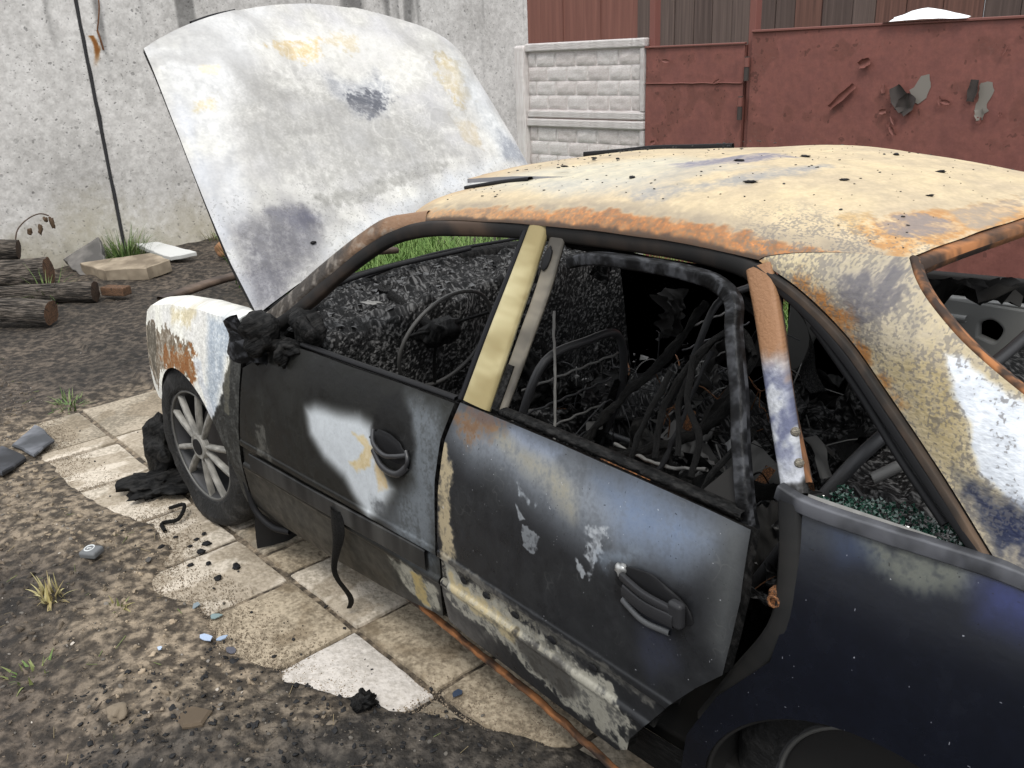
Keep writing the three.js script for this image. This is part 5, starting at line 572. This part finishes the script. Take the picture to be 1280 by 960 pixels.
// posts
{
  const kh = new THREE.MeshStandardMaterial({ map: noiseTex([146, 132, 92], [206, 196, 156], { f: 12, k: 1.2 }), roughness: 0.75 }), st = noiseTex([70, 66, 60], [150, 142, 126], { f: 14 }), stM = new THREE.MeshStandardMaterial({ map: st, roughness: 0.7 });
  const B = part(car, 'pillar', bar([[1.668, 1.338, 0.566], [1.665, 1.22, 0.632], [1.657, 1.09, 0.702], [1.645, 0.925, 0.785]], s => lerp(0.058, 0.092, s), 0.03, V(0, 0.45, 1).normalize(), 30, 18, 0.7), kh, 'pale khaki centre pillar between the doors');
  part(B, 'rear_flange', bar([[1.728, 1.318, 0.568], [1.733, 1.2, 0.63], [1.727, 1.09, 0.69], [1.715, 0.93, 0.773]], s => lerp(0.046, 0.042, s), 0.014, V(0, 0.45, 1).normalize(), 24, 10, 0.4), stM);
  part(B, 'door_seal', bar([[1.625, 1.325, 0.568], [1.618, 1.21, 0.632], [1.606, 1.09, 0.70], [1.587, 0.925, 0.783]], 0.016, 0.02, V(0, 0.45, 1).normalize(), 24, 8), mat(0.01, 0.01, 0.012, 0.35));
  part(B, 'striker_plate', bar([[1.715, 1.03, 0.73], [1.712, 0.98, 0.757], [1.708, 0.93, 0.783]], 0.022, 0.012, V(0, 0.45, 1).normalize(), 10, 8, 0.4), charM);
  part(B, 'belt_slot', (() => { const g = lump(0.012, 0.03, 0.006, 0.2, 4, 3, 2); g.rotateX(-0.5); g.translate(1.722, 1.265, 0.607); return g; })(), black);
  const cpM = burntPaint([2.2, 0.95, 2.56, 1.34], 900, [168, 170, 176], [], { seed: 71, rough: 0.6, grain: 0.2, post: (x, y, c, n1, n2, n4) => { const e = y + 0.06 * n1 + 0.03 * n2, q = sstep(1.14, 1.2, e); c[0] = lerp(c[0], 146, q); c[1] = lerp(c[1], 108, q); c[2] = lerp(c[2], 78, q); const b = sstep(1.0, 1.09, e) * (1 - q) * clamp(0.5 + 2 * n2); c[0] = lerp(c[0], 96, b); c[1] = lerp(c[1], 100, b); c[2] = lerp(c[2], 122, b); const lo = sstep(0.995, 0.98, e); c[0] = lerp(c[0], 30, lo); c[1] = lerp(c[1], 29, lo); c[2] = lerp(c[2], 28, lo); } });
  const cg = bar([[2.272, 1.315, 0.583], [2.325, 1.225, 0.628], [2.385, 1.12, 0.684], [2.478, 0.965, 0.768]], s => lerp(0.055, 0.046, s), 0.028, V(0, 0.45, 1).normalize(), 40, 16, 0.6); { const p = cg.attributes.position, u = cg.attributes.uv; for (let i = 0; i < p.count; i++) u.setXY(i, (p.getX(i) - 2.2) / 0.36, (p.getY(i) - 0.95) / 0.39); }
  const Cp = part(car, 'pillar', cg, cpM, 'bare post behind the rear door, orange above and white ash below');
  part(Cp, 'rust_edge', bar([[2.298, 1.298, 0.582], [2.343, 1.22, 0.622], [2.405, 1.105, 0.682], [2.488, 0.985, 0.750]], 0.02, 0.02, V(0, 0.45, 1).normalize(), 30, 8), rustM);
  for (const [x, y, z] of [[2.445, 1.065, 0.725], [2.47, 1.02, 0.75]]) { const b = part(Cp, 'bolt', new THREE.SphereGeometry(0.009, 10, 8), stM); b.position.set(x, y, z); }
  const apM = burntPaint([0.4, 0.85, 1.25, 1.35], 700, [60, 54, 48], [], { seed: 81, rough: 0.6, grain: 0.2, post: (x, y, c, n1, n2) => { const q = sstep(0.78, 1.18, x + 0.12 * n1 + 0.1 * n2); c[0] = lerp(c[0], 134, q); c[1] = lerp(c[1], 104, q); c[2] = lerp(c[2], 80, q); const w = clamp(n2 * 2.5 - 0.25) * 0.6; c[0] = lerp(c[0], 150, w); c[1] = lerp(c[1], 145, w); c[2] = lerp(c[2], 138, w); } });
  const ag = bar([[0.56, 0.915, 0.735], [0.70, 1.00, 0.722], [0.85, 1.112, 0.676], [1.0, 1.218, 0.622], [1.09, 1.268, 0.597], [1.16, 1.285, 0.578], [1.24, 1.30, 0.56]], s => lerp(0.078, 0.05, s), 0.05, V(0, 0.6, 1).normalize(), 50, 16, 0.65); { const p = ag.attributes.position, u = ag.attributes.uv; for (let i = 0; i < p.count; i++) u.setXY(i, (p.getX(i) - 0.4) / 0.85, (p.getY(i) - 0.85) / 0.5); }
  part(car, 'windscreen_pillar', ag, apM, 'scorched windscreen pillar running up from the mirror'); part(car, 'windscreen_pillar', mirrorZ(ag), soot, 'windscreen pillar on the fence side');
  const rail = bar([[0.66, 0.935, 0.75], [0.80, 1.03, 0.713], [0.95, 1.148, 0.655], [1.1, 1.24, 0.606], [1.22, 1.276, 0.583], [1.4, 1.298, 0.572], [1.65, 1.316, 0.562], [1.9, 1.322, 0.56], [2.1, 1.322, 0.562], [2.24, 1.308, 0.568], [2.28, 1.29, 0.575]], 0.045, 0.04, V(0, 0, 1), 80, 12, 0.7);
  part(car, 'door_aperture_rail', rail, new THREE.MeshStandardMaterial({ map: noiseTex([14, 12, 11], [70, 54, 42], { f: 10, k: 1.1, pow: 1.6 }), roughness: 0.7 })); part(car, 'door_aperture_rail', mirrorZ(rail), soot);
  part(car, 'pillar', mirrorZ(bar([[1.668, 1.338, 0.566], [1.657, 1.09, 0.702], [1.645, 0.6, 0.80]], 0.08, 0.03, V(0, 0.45, 1).normalize(), 12, 8)), soot, 'centre pillar on the fence side');
  part(car, 'centre_post_base', bar([[1.63, 0.94, 0.76], [1.62, 0.6, 0.80], [1.62, 0.3, 0.79]], 0.1, 0.05, V(0, 0, 1), 10, 10), soot);
}
// ---------- hood ----------
{
  const e = V(-0.63516564, 0.77237595, 0), n = V(0.77237595, 0.63516564, 0), h0 = V(0.475, 0.937, 0), hBox = [-0.9, -0.05, 0.8, 1.36];
  const fn = (z, s) => { const c = 1 - ((z + 0.06) / 0.80) ** 2; const o = 0.035 * Math.max(c, -0.2) - 0.03 * sstep(1.0, 1.35, s) * 1.0 + 0.010 * fbm(z * 2.5, s * 2.5 + 9, 3) - 0.02 * Math.exp(-((z + 0.22) ** 2 + (s - 0.93) ** 2) / 0.02) + 0.007 * sstep(0.30, 0.34, Math.abs(z + 0.06) + 0.06 * (s - 0.6)) - 0.010 * sstep(0.73, 0.79, Math.abs(z + 0.06)) + 0.0008 * fbm(z * 22, s * 22, 2); return h0.clone().addScaledVector(e, s).addScaledVector(n, o).setZ(z); };
  const poly = [...smoothPoly([[0.665, 1.10], [0.58, 1.148], [0.449, 1.206], [0.197, 1.282], [-0.114, 1.316], [-0.377, 1.285], [-0.638, 1.195], [-0.75, 1.125], [-0.808, 1.03]], 4), [-0.83, 0.782], [-0.838, 0.554], [-0.836, 0.397], [-0.82, 0.1], [-0.80, 0.0], [-0.62, 0.075], [-0.45, 0.115], [-0.25, 0.145], [0, 0.165], [0.15, 0.155], [0.35, 0.115], [0.55, 0.06], [0.73, -0.005], [0.732, 0.197], [0.712, 0.507], [0.69, 0.794]];
  const m = burntPaint(hBox, 900, [192, 190, 186], DATA.hood, { seed: 91, rough: 0.66, grain: 0.07, bump: 0.0008, fil: 0, post: (x, y, c, n1, n2, n4) => {
    for (const [rx, ry, rr] of DATA.hoodrings) { if (rr > 0.08) continue; const dx = x - rx, dy = y - ry, d = Math.hypot(dx, dy * 1.15) + 0.03 * n1 + 0.012 * n2; const q = sstep(0.010, 0.002, Math.abs(d - rr)) * clamp(0.2 + 1.6 * fbm(Math.atan2(dy, dx) * 1.2 + rr * 40, rr * 9, 2) + 0.3) * 0.35; c[0] = lerp(c[0], 232, q); c[1] = lerp(c[1], 230, q); c[2] = lerp(c[2], 222, q); const q2 = sstep(rr, rr - 0.015, d) * 0.16 * (rr < 0.08 ? 1 : 0.3); c[0] = lerp(c[0], 160, q2); c[1] = lerp(c[1], 158, q2); c[2] = lerp(c[2], 150, q2); }
    const wa = fbm(x * 2.1 + 4, y * 2.1, 3), wb = fbm(x * 2.1 - 7, y * 2.1 + 5, 3), w1 = fbm(x * 3 + 3.2 * wa, y * 3 + 3.2 * wb, 4), ln = Math.abs(((w1 * 5 + 50) % 1) - 0.5), lq = sstep(0.09, 0.0, ln) * clamp(0.3 + 2 * wb) * 0.32 * sstep(0.35, 0.55, y), dq = clamp(w1 * 1.8) * 0.42; c[0] = lerp(c[0], 132, dq); c[1] = lerp(c[1], 130, dq); c[2] = lerp(c[2], 128, dq); c[0] = lerp(c[0], 224, lq); c[1] = lerp(c[1], 222, lq); c[2] = lerp(c[2], 216, lq); const s = sstep(0.12, 0.5, Math.abs(n1 + 0.3 * n2)) * 0.1; c[0] = lerp(c[0], 236, s); c[1] = lerp(c[1], 237, s); c[2] = lerp(c[2], 238, s); const k = n4 > 0.3 && y < 0.45 ? 0.85 : 1; c[0] *= k; c[1] *= k; c[2] *= k; } });
  const [g, b] = panel(poly, range(-0.9, 0.8, 110), range(-0.05, 1.36, 60), fn, hBox, -0.02);
  const h = part(car, 'hood', g, m, 'raised hood burnt white with tan and grey stains'); part(h, 'hood_underside', b, soot);
  const q = fn(0.1, 0.93); part(h, 'washer_jet', lump(0.008, 0.006, 0.012, 0.3, 3, 2, 2), black).position.copy(fn(0.42, 0.20).addScaledVector(n, 0.004));
  part(h, 'front_seal', tube([fn(0.43, 1.205), fn(0.33, 1.238), fn(0.22, 1.268)].map(p => p.addScaledVector(n, -0.012).addScaledVector(e, 0.012)), 0.011, 20, 6), black);
  for (const z of [0.70, -0.74]) part(h, 'hinge', bar([[0.48, 0.90, z], [0.45, 0.94, z], [0.38, 1.02, z]], 0.03, 0.012, V(0, 0, 1), 10, 8), darkMetal);
}
// ---------- engine bay, interior ----------
{
  const r = rng(123), heap = (x0, x1, z0, z1, f, nx, nz, m, name) => part(car, name, gridGeo(nx, nz, (u, v) => { const x = lerp(x0, x1, u), z = lerp(z0, z1, v); return V(x, f(x, z), z); }, (u, v, p) => [p.x + p.y * 1.3, p.z + p.y * 0.4]), m);
  heap(-0.62, 0.6, -0.66, 0.68, (x, z) => 0.56 + 0.16 * fbm(x * 4, z * 4, 4) + 0.05 * Math.abs(fbm(x * 15, z * 15, 3)) + 0.12 * sstep(0.1, 0.5, x), 60, 60, ashM, 'engine_bay_debris');
  part(car, 'front_crossmember', merge([bar([[-0.60, 0.78, 0.62], [-0.66, 0.80, 0.3], [-0.66, 0.80, -0.3], [-0.58, 0.78, -0.64]], 0.07, 0.03, V(0, 1, 0), 40, 10), bar([[-0.60, 0.5, 0.62], [-0.66, 0.5, 0], [-0.6, 0.5, -0.62]], 0.1, 0.08, V(0, 1, 0), 30, 10)]), new THREE.MeshStandardMaterial({ map: noiseTex([54, 44, 38], [132, 112, 96], { f: 10 }), roughness: 0.8 }), 'bare brown front crossmember');
  for (const [x, y, z, s] of [[0.0, 0.72, 0.35, 0.12], [-0.2, 0.66, 0.05, 0.16], [0.25, 0.8, 0.48, 0.1], [0.3, 0.72, 0.0, 0.14], [0.1, 0.64, -0.35, 0.14]]) { const o = part(car, 'engine_lump', lump(s, s * 0.7, s, 0.6, x * 9 + z, 4, 2.2), charM); o.position.set(x, y, z); }
  const fl = part(car, 'foil_scrap', gridGeo(8, 8, (u, v) => V((u - 0.5) * 0.12, 0.02 * fbm(u * 4, v * 4, 2), (v - 0.5) * 0.06)), whiteAsh); fl.position.set(0.2, 0.92, 0.55); fl.rotation.set(0.5, 0.3, 0.7);
  const cowl = part(car, 'cowl', bar([[0.44, 0.9, 0.74], [0.38, 0.92, 0.3], [0.36, 0.92, -0.3], [0.44, 0.9, -0.74]], 0.12, 0.08, V(0, 1, 0), 40, 12), charM);
  part(car, 'floor', (() => { const g = new RoundedBoxGeometry(2.9, 0.04, 1.5, 2, 0.01); g.translate(1.75, 0.24, 0); return g; })(), soot);
  part(car, 'bulkhead', (() => { const g = new RoundedBoxGeometry(0.04, 0.6, 1.46, 2, 0.01); g.translate(0.52, 0.55, 0); return g; })(), soot);
  const dash = heap(0.42, 1.06, -0.70, 0.72, (x, z) => { const e = 0.90 + 0.05 * (1 - (z / 0.75) ** 2) + 0.05 * fbm(x * 6, z * 6, 3) + 0.03 * Math.abs(fbm(x * 20, z * 20, 3)); const fr = 0.90 + 0.05 * fbm(z * 5, 3, 2); return e - 0.5 * sstep(fr - 0.04, fr + 0.06, x); }, 64, 110, ashM, 'dashboard');
  heap(0.95, 3.15, -0.70, 0.70, (x, z) => 0.36 + 0.12 * fbm(x * 3 + 4, z * 3, 4) + 0.06 * Math.abs(fbm(x * 14, z * 14, 3)) + 0.14 * Math.exp(-((x - 1.35) ** 2) / 0.06) * sstep(0.1, 0.3, Math.abs(z)) + 0.22 * sstep(2.1, 2.35, x) + 0.22 * sstep(2.5, 2.8, x), 120, 80, ashM, 'cabin_debris');
  for (const [x, y, z, s] of [[0.62, 0.93, 0.3, 0.06], [0.7, 0.95, 0.1, 0.05], [0.66, 0.95, -0.2, 0.06], [0.75, 0.93, 0.45, 0.04], [0.58, 0.92, 0.55, 0.05]]) { const g = gridGeo(18, 3, (u, v) => { const q = v * s * (0.5 + 0.9 * Math.abs(fbm(Math.cos(u * 6.283) * 1.7 + x * 9, Math.sin(u * 6.283) * 1.7, 3)) * 2); return V(Math.cos(u * 6.283) * q, 0.012 * fbm(u * 3 + x * 9, v * 3, 2), Math.sin(u * 6.283) * q * 0.7); }); const o = part(dash, 'ash_flake', g, r() < 0.25 ? greyMetal : ashM); o.position.set(x, y + 0.03, z); o.scale.setScalar(0.75); o.rotation.set(r() * 0.5, r() * 6, r() * 0.3); }
  part(dash, 'wiper_arm', merge([tube([[0.50, 0.95, 0.60], [0.5, 0.99, 0.3], [0.52, 1.0, -0.2]], 0.009, 20, 6), tube([[0.47, 0.96, 0.35], [0.48, 1.0, 0.0], [0.5, 0.99, -0.5]], 0.007, 20, 6)]), black);
  const sw = new THREE.Group(); sw.name = 'steering_wheel'; sw.userData.label = 'bare steel ring of the burnt steering wheel'; car.add(sw); sw.position.set(1.03, 0.865, 0.37); sw.rotation.set(0, Math.PI / 2, 0); sw.rotateX(0.42);
  part(sw, 'ring', new THREE.TorusGeometry(0.185, 0.0065, 8, 64), mat(0.075, 0.072, 0.068, 0.5)); for (const a of [0.35, 2.8, 4.7]) part(sw, 'spoke', tube([[0, 0, -0.04], [Math.cos(a) * 0.09, Math.sin(a) * 0.09, -0.03], [Math.cos(a) * 0.182, Math.sin(a) * 0.182, 0]], 0.006, 10, 6), charM); const hubL = part(sw, 'hub', lump(0.07, 0.05, 0.04, 0.5, 5, 3, 2), charM); hubL.position.z = -0.04;
  part(sw, 'column', tube([[0, 0, -0.04], [0, -0.02, -0.3]], 0.017, 6, 8), charM);
  // seat frames
  const seat = (x, z, label, lean) => { const s = new THREE.Group(); s.name = 'seat_frame'; s.userData.label = label; s.position.set(x, 0.4, z); car.add(s);
    part(s, 'back_hoop', tube([[0.0, 0.0, -0.22], [0.14 + lean, 0.38, -0.22], [0.18 + lean, 0.56, -0.15], [0.19 + lean, 0.58, 0], [0.18 + lean, 0.56, 0.15], [0.14 + lean, 0.38, 0.22], [0, 0, 0.22]], 0.012, 60, 8), darkMetal);
    for (const q of [-0.22, 0.22]) part(s, 'side_plate', roughen(bar([[0, 0.02, q], [0.08 + lean * 0.5, 0.22, q], [0.14 + lean, 0.4, q]], 0.012, 0.07, V(0, 0, 1), 30, 12), 0.01, 14), q > 0 ? ashM : charM);
    for (let k = 0; k < 6; k++) part(s, 'spring', tube(range(-0.2, 0.2, 12).map((q, i) => V(0.03 + lean * 0.3 + k * 0.025 + 0.008 * (i % 2), 0.06 + k * 0.085, q)), 0.0035, 30, 5), k % 2 ? greyMetal : darkMetal);
    part(s, 'cushion_frame', tube([[0, 0.02, -0.22], [-0.42, 0.05, -0.22], [-0.46, 0.06, 0], [-0.42, 0.05, 0.22], [0, 0.02, 0.22]], 0.014, 40, 8), darkMetal); const c = part(s, 'charred_cushion', lump(0.24, 0.07, 0.21, 0.6, x * 7 + z, 4, 3), charM); c.position.set(-0.2, 0.05, 0); };
  seat(1.42, 0.37, 'burnt driver seat frame behind the steering wheel', 0.02); seat(1.42, -0.37, 'burnt passenger seat frame on the fence side', 0.06);
  part(car, 'rear_seat_frame', merge([tube([[2.3, 0.62, -0.6], [2.5, 1.0, -0.58], [2.54, 1.02, 0], [2.5, 0.98, 0.55], [2.3, 0.6, 0.6]], 0.014, 50, 8), tube([[1.95, 0.5, -0.6], [1.9, 0.52, 0], [1.95, 0.5, 0.6]], 0.012, 30, 8)]), darkMetal);
  for (let k = 0; k < 9; k++) part(car, 'seat_spring', tube(range(-0.55, 0.58, 22).map((q, i) => V(1.95 + 0.045 * k, 0.52 + 0.02 * fbm(k, q * 5, 2) + 0.012 * (i % 2), q)), 0.003, 60, 5), k % 3 ? darkMetal : greyMetal);
  // curled scraps, wires and debris pieces
  for (let k = 0; k < 16; k++) { const x = lerp(1.15, 2.45, r()), z = lerp(-0.4, 0.62, r()), y = 0.5 + 0.15 * r(), L = 0.15 + 0.4 * r(), a = r() * 6.28; part(car, 'wire', tube([[x, y, z], [x + L * 0.4 * Math.cos(a), y + 0.2 * r(), z + L * 0.4 * Math.sin(a)], [x + L * Math.cos(a + 0.7), y + 0.12 * (r() - 0.3), Math.min(0.7, z + L * Math.sin(a + 0.7))]].map(p => [clamp(p[0], 0.9, 2.6), p[1], clamp(p[2], -0.6, 0.68)]), 0.0014 + 0.0022 * r() * r(), 18, 5), [charM, darkMetal, greyMetal, black][(r() * 4) | 0]); }
  for (let k = 0; k < 46; k++) { const x = lerp(1.3, 2.5, r()), z = lerp(0.0, 0.66, r()), s = 0.02 + 0.07 * r() * r(); const o = part(car, 'debris_scrap', gridGeo(5, 5, (u, v) => V((u - 0.5) * s * 2.6, 0.3 * s * fbm(u * 3 + k, v * 3, 2) + 0.2 * s * Math.sin(u * 3), (v - 0.5) * s * 1.2)), [charM, greyMetal, whiteAsh, soot, rustM, charM][(r() * 6) | 0]); o.position.set(x, 0.55 + 0.14 * r() + 0.18 * sstep(2.1, 2.4, x), z); o.rotation.set(r() * 3, r() * 6, r() * 3); }
  // crumpled burnt sheets of trim, upholstery and roof lining
  const crumple = (w, h, seed) => gridGeo(16, 16, (u, v) => { const x = (u - 0.5), y = (v - 0.5), rg = 1 - 0.35 * Math.abs(fbm(Math.atan2(y, x) * 2 + seed, seed, 3)) * 2; const f = n3(u * 3 + seed, v * 3, seed, 3); return V(x * w * rg, y * h * rg + 0.1 * w * n3(u * 2, v * 2 + seed, 4, 2), 0.28 * Math.min(w, h) * (1 - 2.2 * Math.abs(f))); }, (u, v) => [u * w, v * h]);
  for (let k = 0; k < 44; k++) { const x = lerp(1.05, 2.5, r()), z = lerp(-0.6, 0.6, r()), hi = r() < 0.3, o = part(car, 'crumpled_trim', crumple(0.12 + 0.3 * r(), 0.08 + 0.2 * r(), k * 3.7), [charM, ashM, ashM, soot, charM, greyMetal][(r() * 6) | 0]); o.position.set(x, hi && z < 0.2 ? lerp(0.75, 1.2, r()) : lerp(0.46, 0.66, r()) + 0.16 * sstep(2.1, 2.4, x), z); o.rotation.set(r() * 6, r() * 6, r() * 6); }
  for (let k = 0; k < 90; k++) { const x = lerp(1.1, 2.45, r()), z = lerp(-0.5, 0.64, r()), y = 0.48 + 0.2 * r(), L = 0.08 + 0.32 * r() * r(), a = r() * 6.28, P = [[x, y, z]]; for (let q = 1; q < 5; q++) P.push([clamp(P[q - 1][0] + L * 0.4 * Math.cos(a + r() * 1.6), 0.95, 2.55), clamp(P[q - 1][1] + 0.16 * (r() - 0.42), 0.4, 1.15), clamp(P[q - 1][2] + L * 0.4 * Math.sin(a + r() * 1.6), -0.6, 0.68)]); part(car, 'wire', tube(P, 0.0012 + 0.0018 * r(), 20, 4), [charM, darkMetal, greyMetal, black, rustM][(r() * 5) | 0]); }
  { const gs2 = [], gs3 = []; for (let k = 0; k < 1500; k++) { const x = lerp(1.1, 2.75, r()), z = lerp(-0.5, 0.68, r()), s = 0.004 + 0.016 * Math.pow(r(), 3), g = new THREE.TetrahedronGeometry(s, 0); g.scale(1.6, 0.5, 1); g.rotateX(r() * 6); g.rotateY(r() * 6); g.translate(x, 0.42 + 0.14 * r() + 0.14 * Math.exp(-((x - 1.35) ** 2) / 0.06) + 0.2 * sstep(2.1, 2.35, x) + 0.24 * sstep(2.5, 2.8, x), z); (r() < 0.25 ? gs3 : gs2).push(g); } part(car, 'char_crumbs', merge(gs2), ashM).userData.kind = 'stuff'; part(car, 'ash_crumbs', merge(gs3), greyMetal).userData.kind = 'stuff';
    const gs4 = []; for (let k = 0; k < 520; k++) { const x = lerp(0.45, 0.86, r()), z = lerp(-0.65, 0.68, r()), s = 0.0025 + 0.011 * Math.pow(r(), 4), g = new THREE.TetrahedronGeometry(s, 0); g.scale(1.8, 0.4, 1); g.rotateX(r() * 0.8); g.rotateY(r() * 6); g.translate(x, 0.905 + 0.05 * (1 - (z / 0.75) ** 2) + 0.05 * fbm(x * 6, z * 6, 3) + 0.03 * Math.abs(fbm(x * 20, z * 20, 3)), z); gs4.push(g); } part(dash, 'ash_crumbs', merge(gs4), mat(0.075, 0.075, 0.076, 0.6)).userData.kind = 'stuff'; }
  for (const [pts, rr, m] of [[[[1.75, 0.55, 0.55], [1.72, 0.72, 0.5], [1.86, 0.98, 0.3], [1.9, 1.1, 0.2]], 0.012, charM], [[[1.6, 0.62, 0.62], [1.8, 0.72, 0.5], [2.05, 0.86, 0.42], [2.15, 1.0, 0.4]], 0.012, charM], [[[1.7, 0.6, 0.6], [1.68, 0.8, 0.55], [1.64, 1.1, 0.5]], 0.004, greyMetal], [[[1.95, 0.6, 0.6], [2.0, 0.8, 0.5], [2.05, 1.05, 0.4]], 0.006, black], [[[1.8, 0.75, 0.45], [2.0, 0.77, 0.5], [2.15, 0.83, 0.55]], 0.005, greyMetal]]) part(car, 'melted_bar', roughen(tube(pts, rr, 60, 9), rr * 0.9, 30), m);
  const can = part(car, 'rusty_canister', new THREE.CylinderGeometry(0.045, 0.045, 0.13, 22), rustM); can.position.set(1.86, 0.68, 0.5); can.rotation.set(0.9, 0.2, 0.8);
  const ft = part(car, 'hanging_trim', gridGeo(6, 20, (u, v) => V(1.95 + 0.16 * v + 0.02 * Math.sin(v * 12) + (u - 0.5) * 0.05 * (1 - 0.5 * v), 1.24 - 0.42 * v, -0.05 + 0.03 * Math.sin(v * 9 + u * 2))), ashM);
  // parcel shelf with crumbs of green safety glass
  heap(2.42, 3.2, -0.6, 0.74, (x, z) => 0.86 + 0.05 * fbm(x * 6, z * 6, 3) + 0.03 * Math.abs(fbm(x * 22, z * 22, 2)), 36, 50, ashM, 'parcel_shelf');
  const gs = []; for (let k = 0; k < 900; k++) { const x = 2.5 + 0.3 * r() , z = 0.745 - 0.11 * Math.pow(r(), 1.5), s = 0.002 + 0.0035 * r(), g = new THREE.TetrahedronGeometry(s); g.rotateX(r() * 6); g.rotateY(r() * 6); g.translate(x, 0.945 - 0.12 * (0.755 - z) + 0.012 * r() + 0.015 * fbm(x * 20, z * 20, 2), z); gs.push(g); }
  const gl = part(car, 'glass_crumbs', merge(gs), new THREE.MeshPhysicalMaterial({ color: new THREE.Color().setRGB(0.012, 0.045, 0.03), roughness: 0.2, clearcoat: 0.6 }), 'dark green safety glass crumbs on the quarter window sill'); gl.userData.kind = 'stuff';
  part(car, 'ash_skirt', gridGeo(40, 4, (u, v) => { const x = lerp(2.5, 2.72, u); return V(x, 0.975 - 0.012 * v * (1 + fbm(x * 60, 2, 2)), 0.765 + 0.012 * v); }), greyMetal);
  part(car, 'coil_scrap', tube([[2.52, 0.93, 0.55], [2.58, 0.97, 0.5], [2.68, 0.985, 0.45], [2.74, 0.96, 0.42]], 0.012, 24, 8), greyMetal);
  part(car, 'headliner_rail', tube([[1.72, 1.29, 0.53], [1.9, 1.27, 0.5], [2.1, 1.25, 0.5], [2.25, 1.2, 0.52]], 0.012, 30, 7), charM);
  // charred mirror
  const mr = new THREE.Group(); mr.scale.setScalar(0.74); mr.name = 'side_mirror'; mr.userData.label = 'charred crumpled wing mirror on the front door corner'; mr.position.set(0.72, 0.925, 0.845); car.add(mr);
  part(mr, 'housing', lump(0.09, 0.085, 0.07, 0.42, 8, 5, 1.3), charM).position.set(-0.03, 0.01, 0.0); part(mr, 'arm', lump(0.13, 0.035, 0.045, 0.35, 18, 4, 1.5), charM).position.set(0.06, -0.03, -0.05); part(mr, 'drip', lump(0.03, 0.06, 0.03, 0.5, 28, 3, 2), charM).position.set(-0.11, -0.09, -0.02); part(mr, 'stub', lump(0.025, 0.05, 0.03, 0.5, 29, 3, 2), charM).position.set(0.11, -0.06, -0.015);
  part(mr, 'torn_shell', roughen(gridGeo(16, 12, (u, v) => V(-0.10 + 0.11 * Math.cos(u * 4 - 0.5) - 0.02, 0.07 - 0.17 * v + 0.02 * fbm(u * 6, v * 5, 2), 0.01 + 0.07 * Math.sin(u * 4 - 0.5)), (u, v) => [u * 0.3, v * 0.2]), 0.03, 11), frameM); part(mr, 'mirror_foot', lump(0.14, 0.06, 0.05, 0.4, 39, 4, 1.5), charM).position.set(0.0, -0.07, -0.09); part(mr, 'pillar_char', lump(0.10, 0.08, 0.05, 0.45, 49, 4, 1.5), charM).position.set(0.16, 0.04, -0.12);
}
// ---------- chips on the roof ----------
{
  const r = rng(321); let n = 0; const big = [[1.50, 0.30], [1.62, 0.22], [1.95, 0.16], [2.05, 0.02], [2.25, 0.22], [2.42, 0.18], [2.35, -0.05], [1.78, 0.36], [1.83, 0.02], [2.18, -0.2], [1.45, 0.12], [2.1, 0.35]];
  const put = (x, z, s) => { const t = z / 0.585, q = (x - (1.10 + 0.07 * t * t)) / (xrr(t) - (1.10 + 0.07 * t * t)), p = roofAt(q, t); if (x < 1.93 && z < 0.335 && z > -0.36) p.y += 0.02; return p; };
  for (const [x, z] of big) { const p = put(x, z), s = 0.0042 + 0.0045 * r(), o = single('char_flake', lump(s * 1.6, s * 0.4, s, 0.6, x * 31, 2, 2), black, 'black char flake lying on the cream car roof', 'char flake', 'char flakes on the roof'); o.position.copy(p); o.position.y += 0.002; o.rotation.y = r() * 6; }
  scatter('roof_soot_specks', pebble, mat(0.03, 0.03, 0.028, 0.8), 420, 71, q => { const x = 1.2 + 1.3 * Math.pow(q(), 1.5), z = lerp(-0.45, 0.5, q()); if (Math.abs(z) > 0.5) return null; const p = put(x, z), s = 0.0012 + 0.0028 * Math.pow(q(), 3); return { x, y: p.y + 0.001, z, s, flat: 0.4, h: 0.4 }; }, 'fine black soot specks scattered over the cream roof', 'soot specks');
}
scene.traverse(o => { if (o.isMesh) { o.castShadow = true; o.receiveShadow = true; } });
renderer.render(scene, camera);
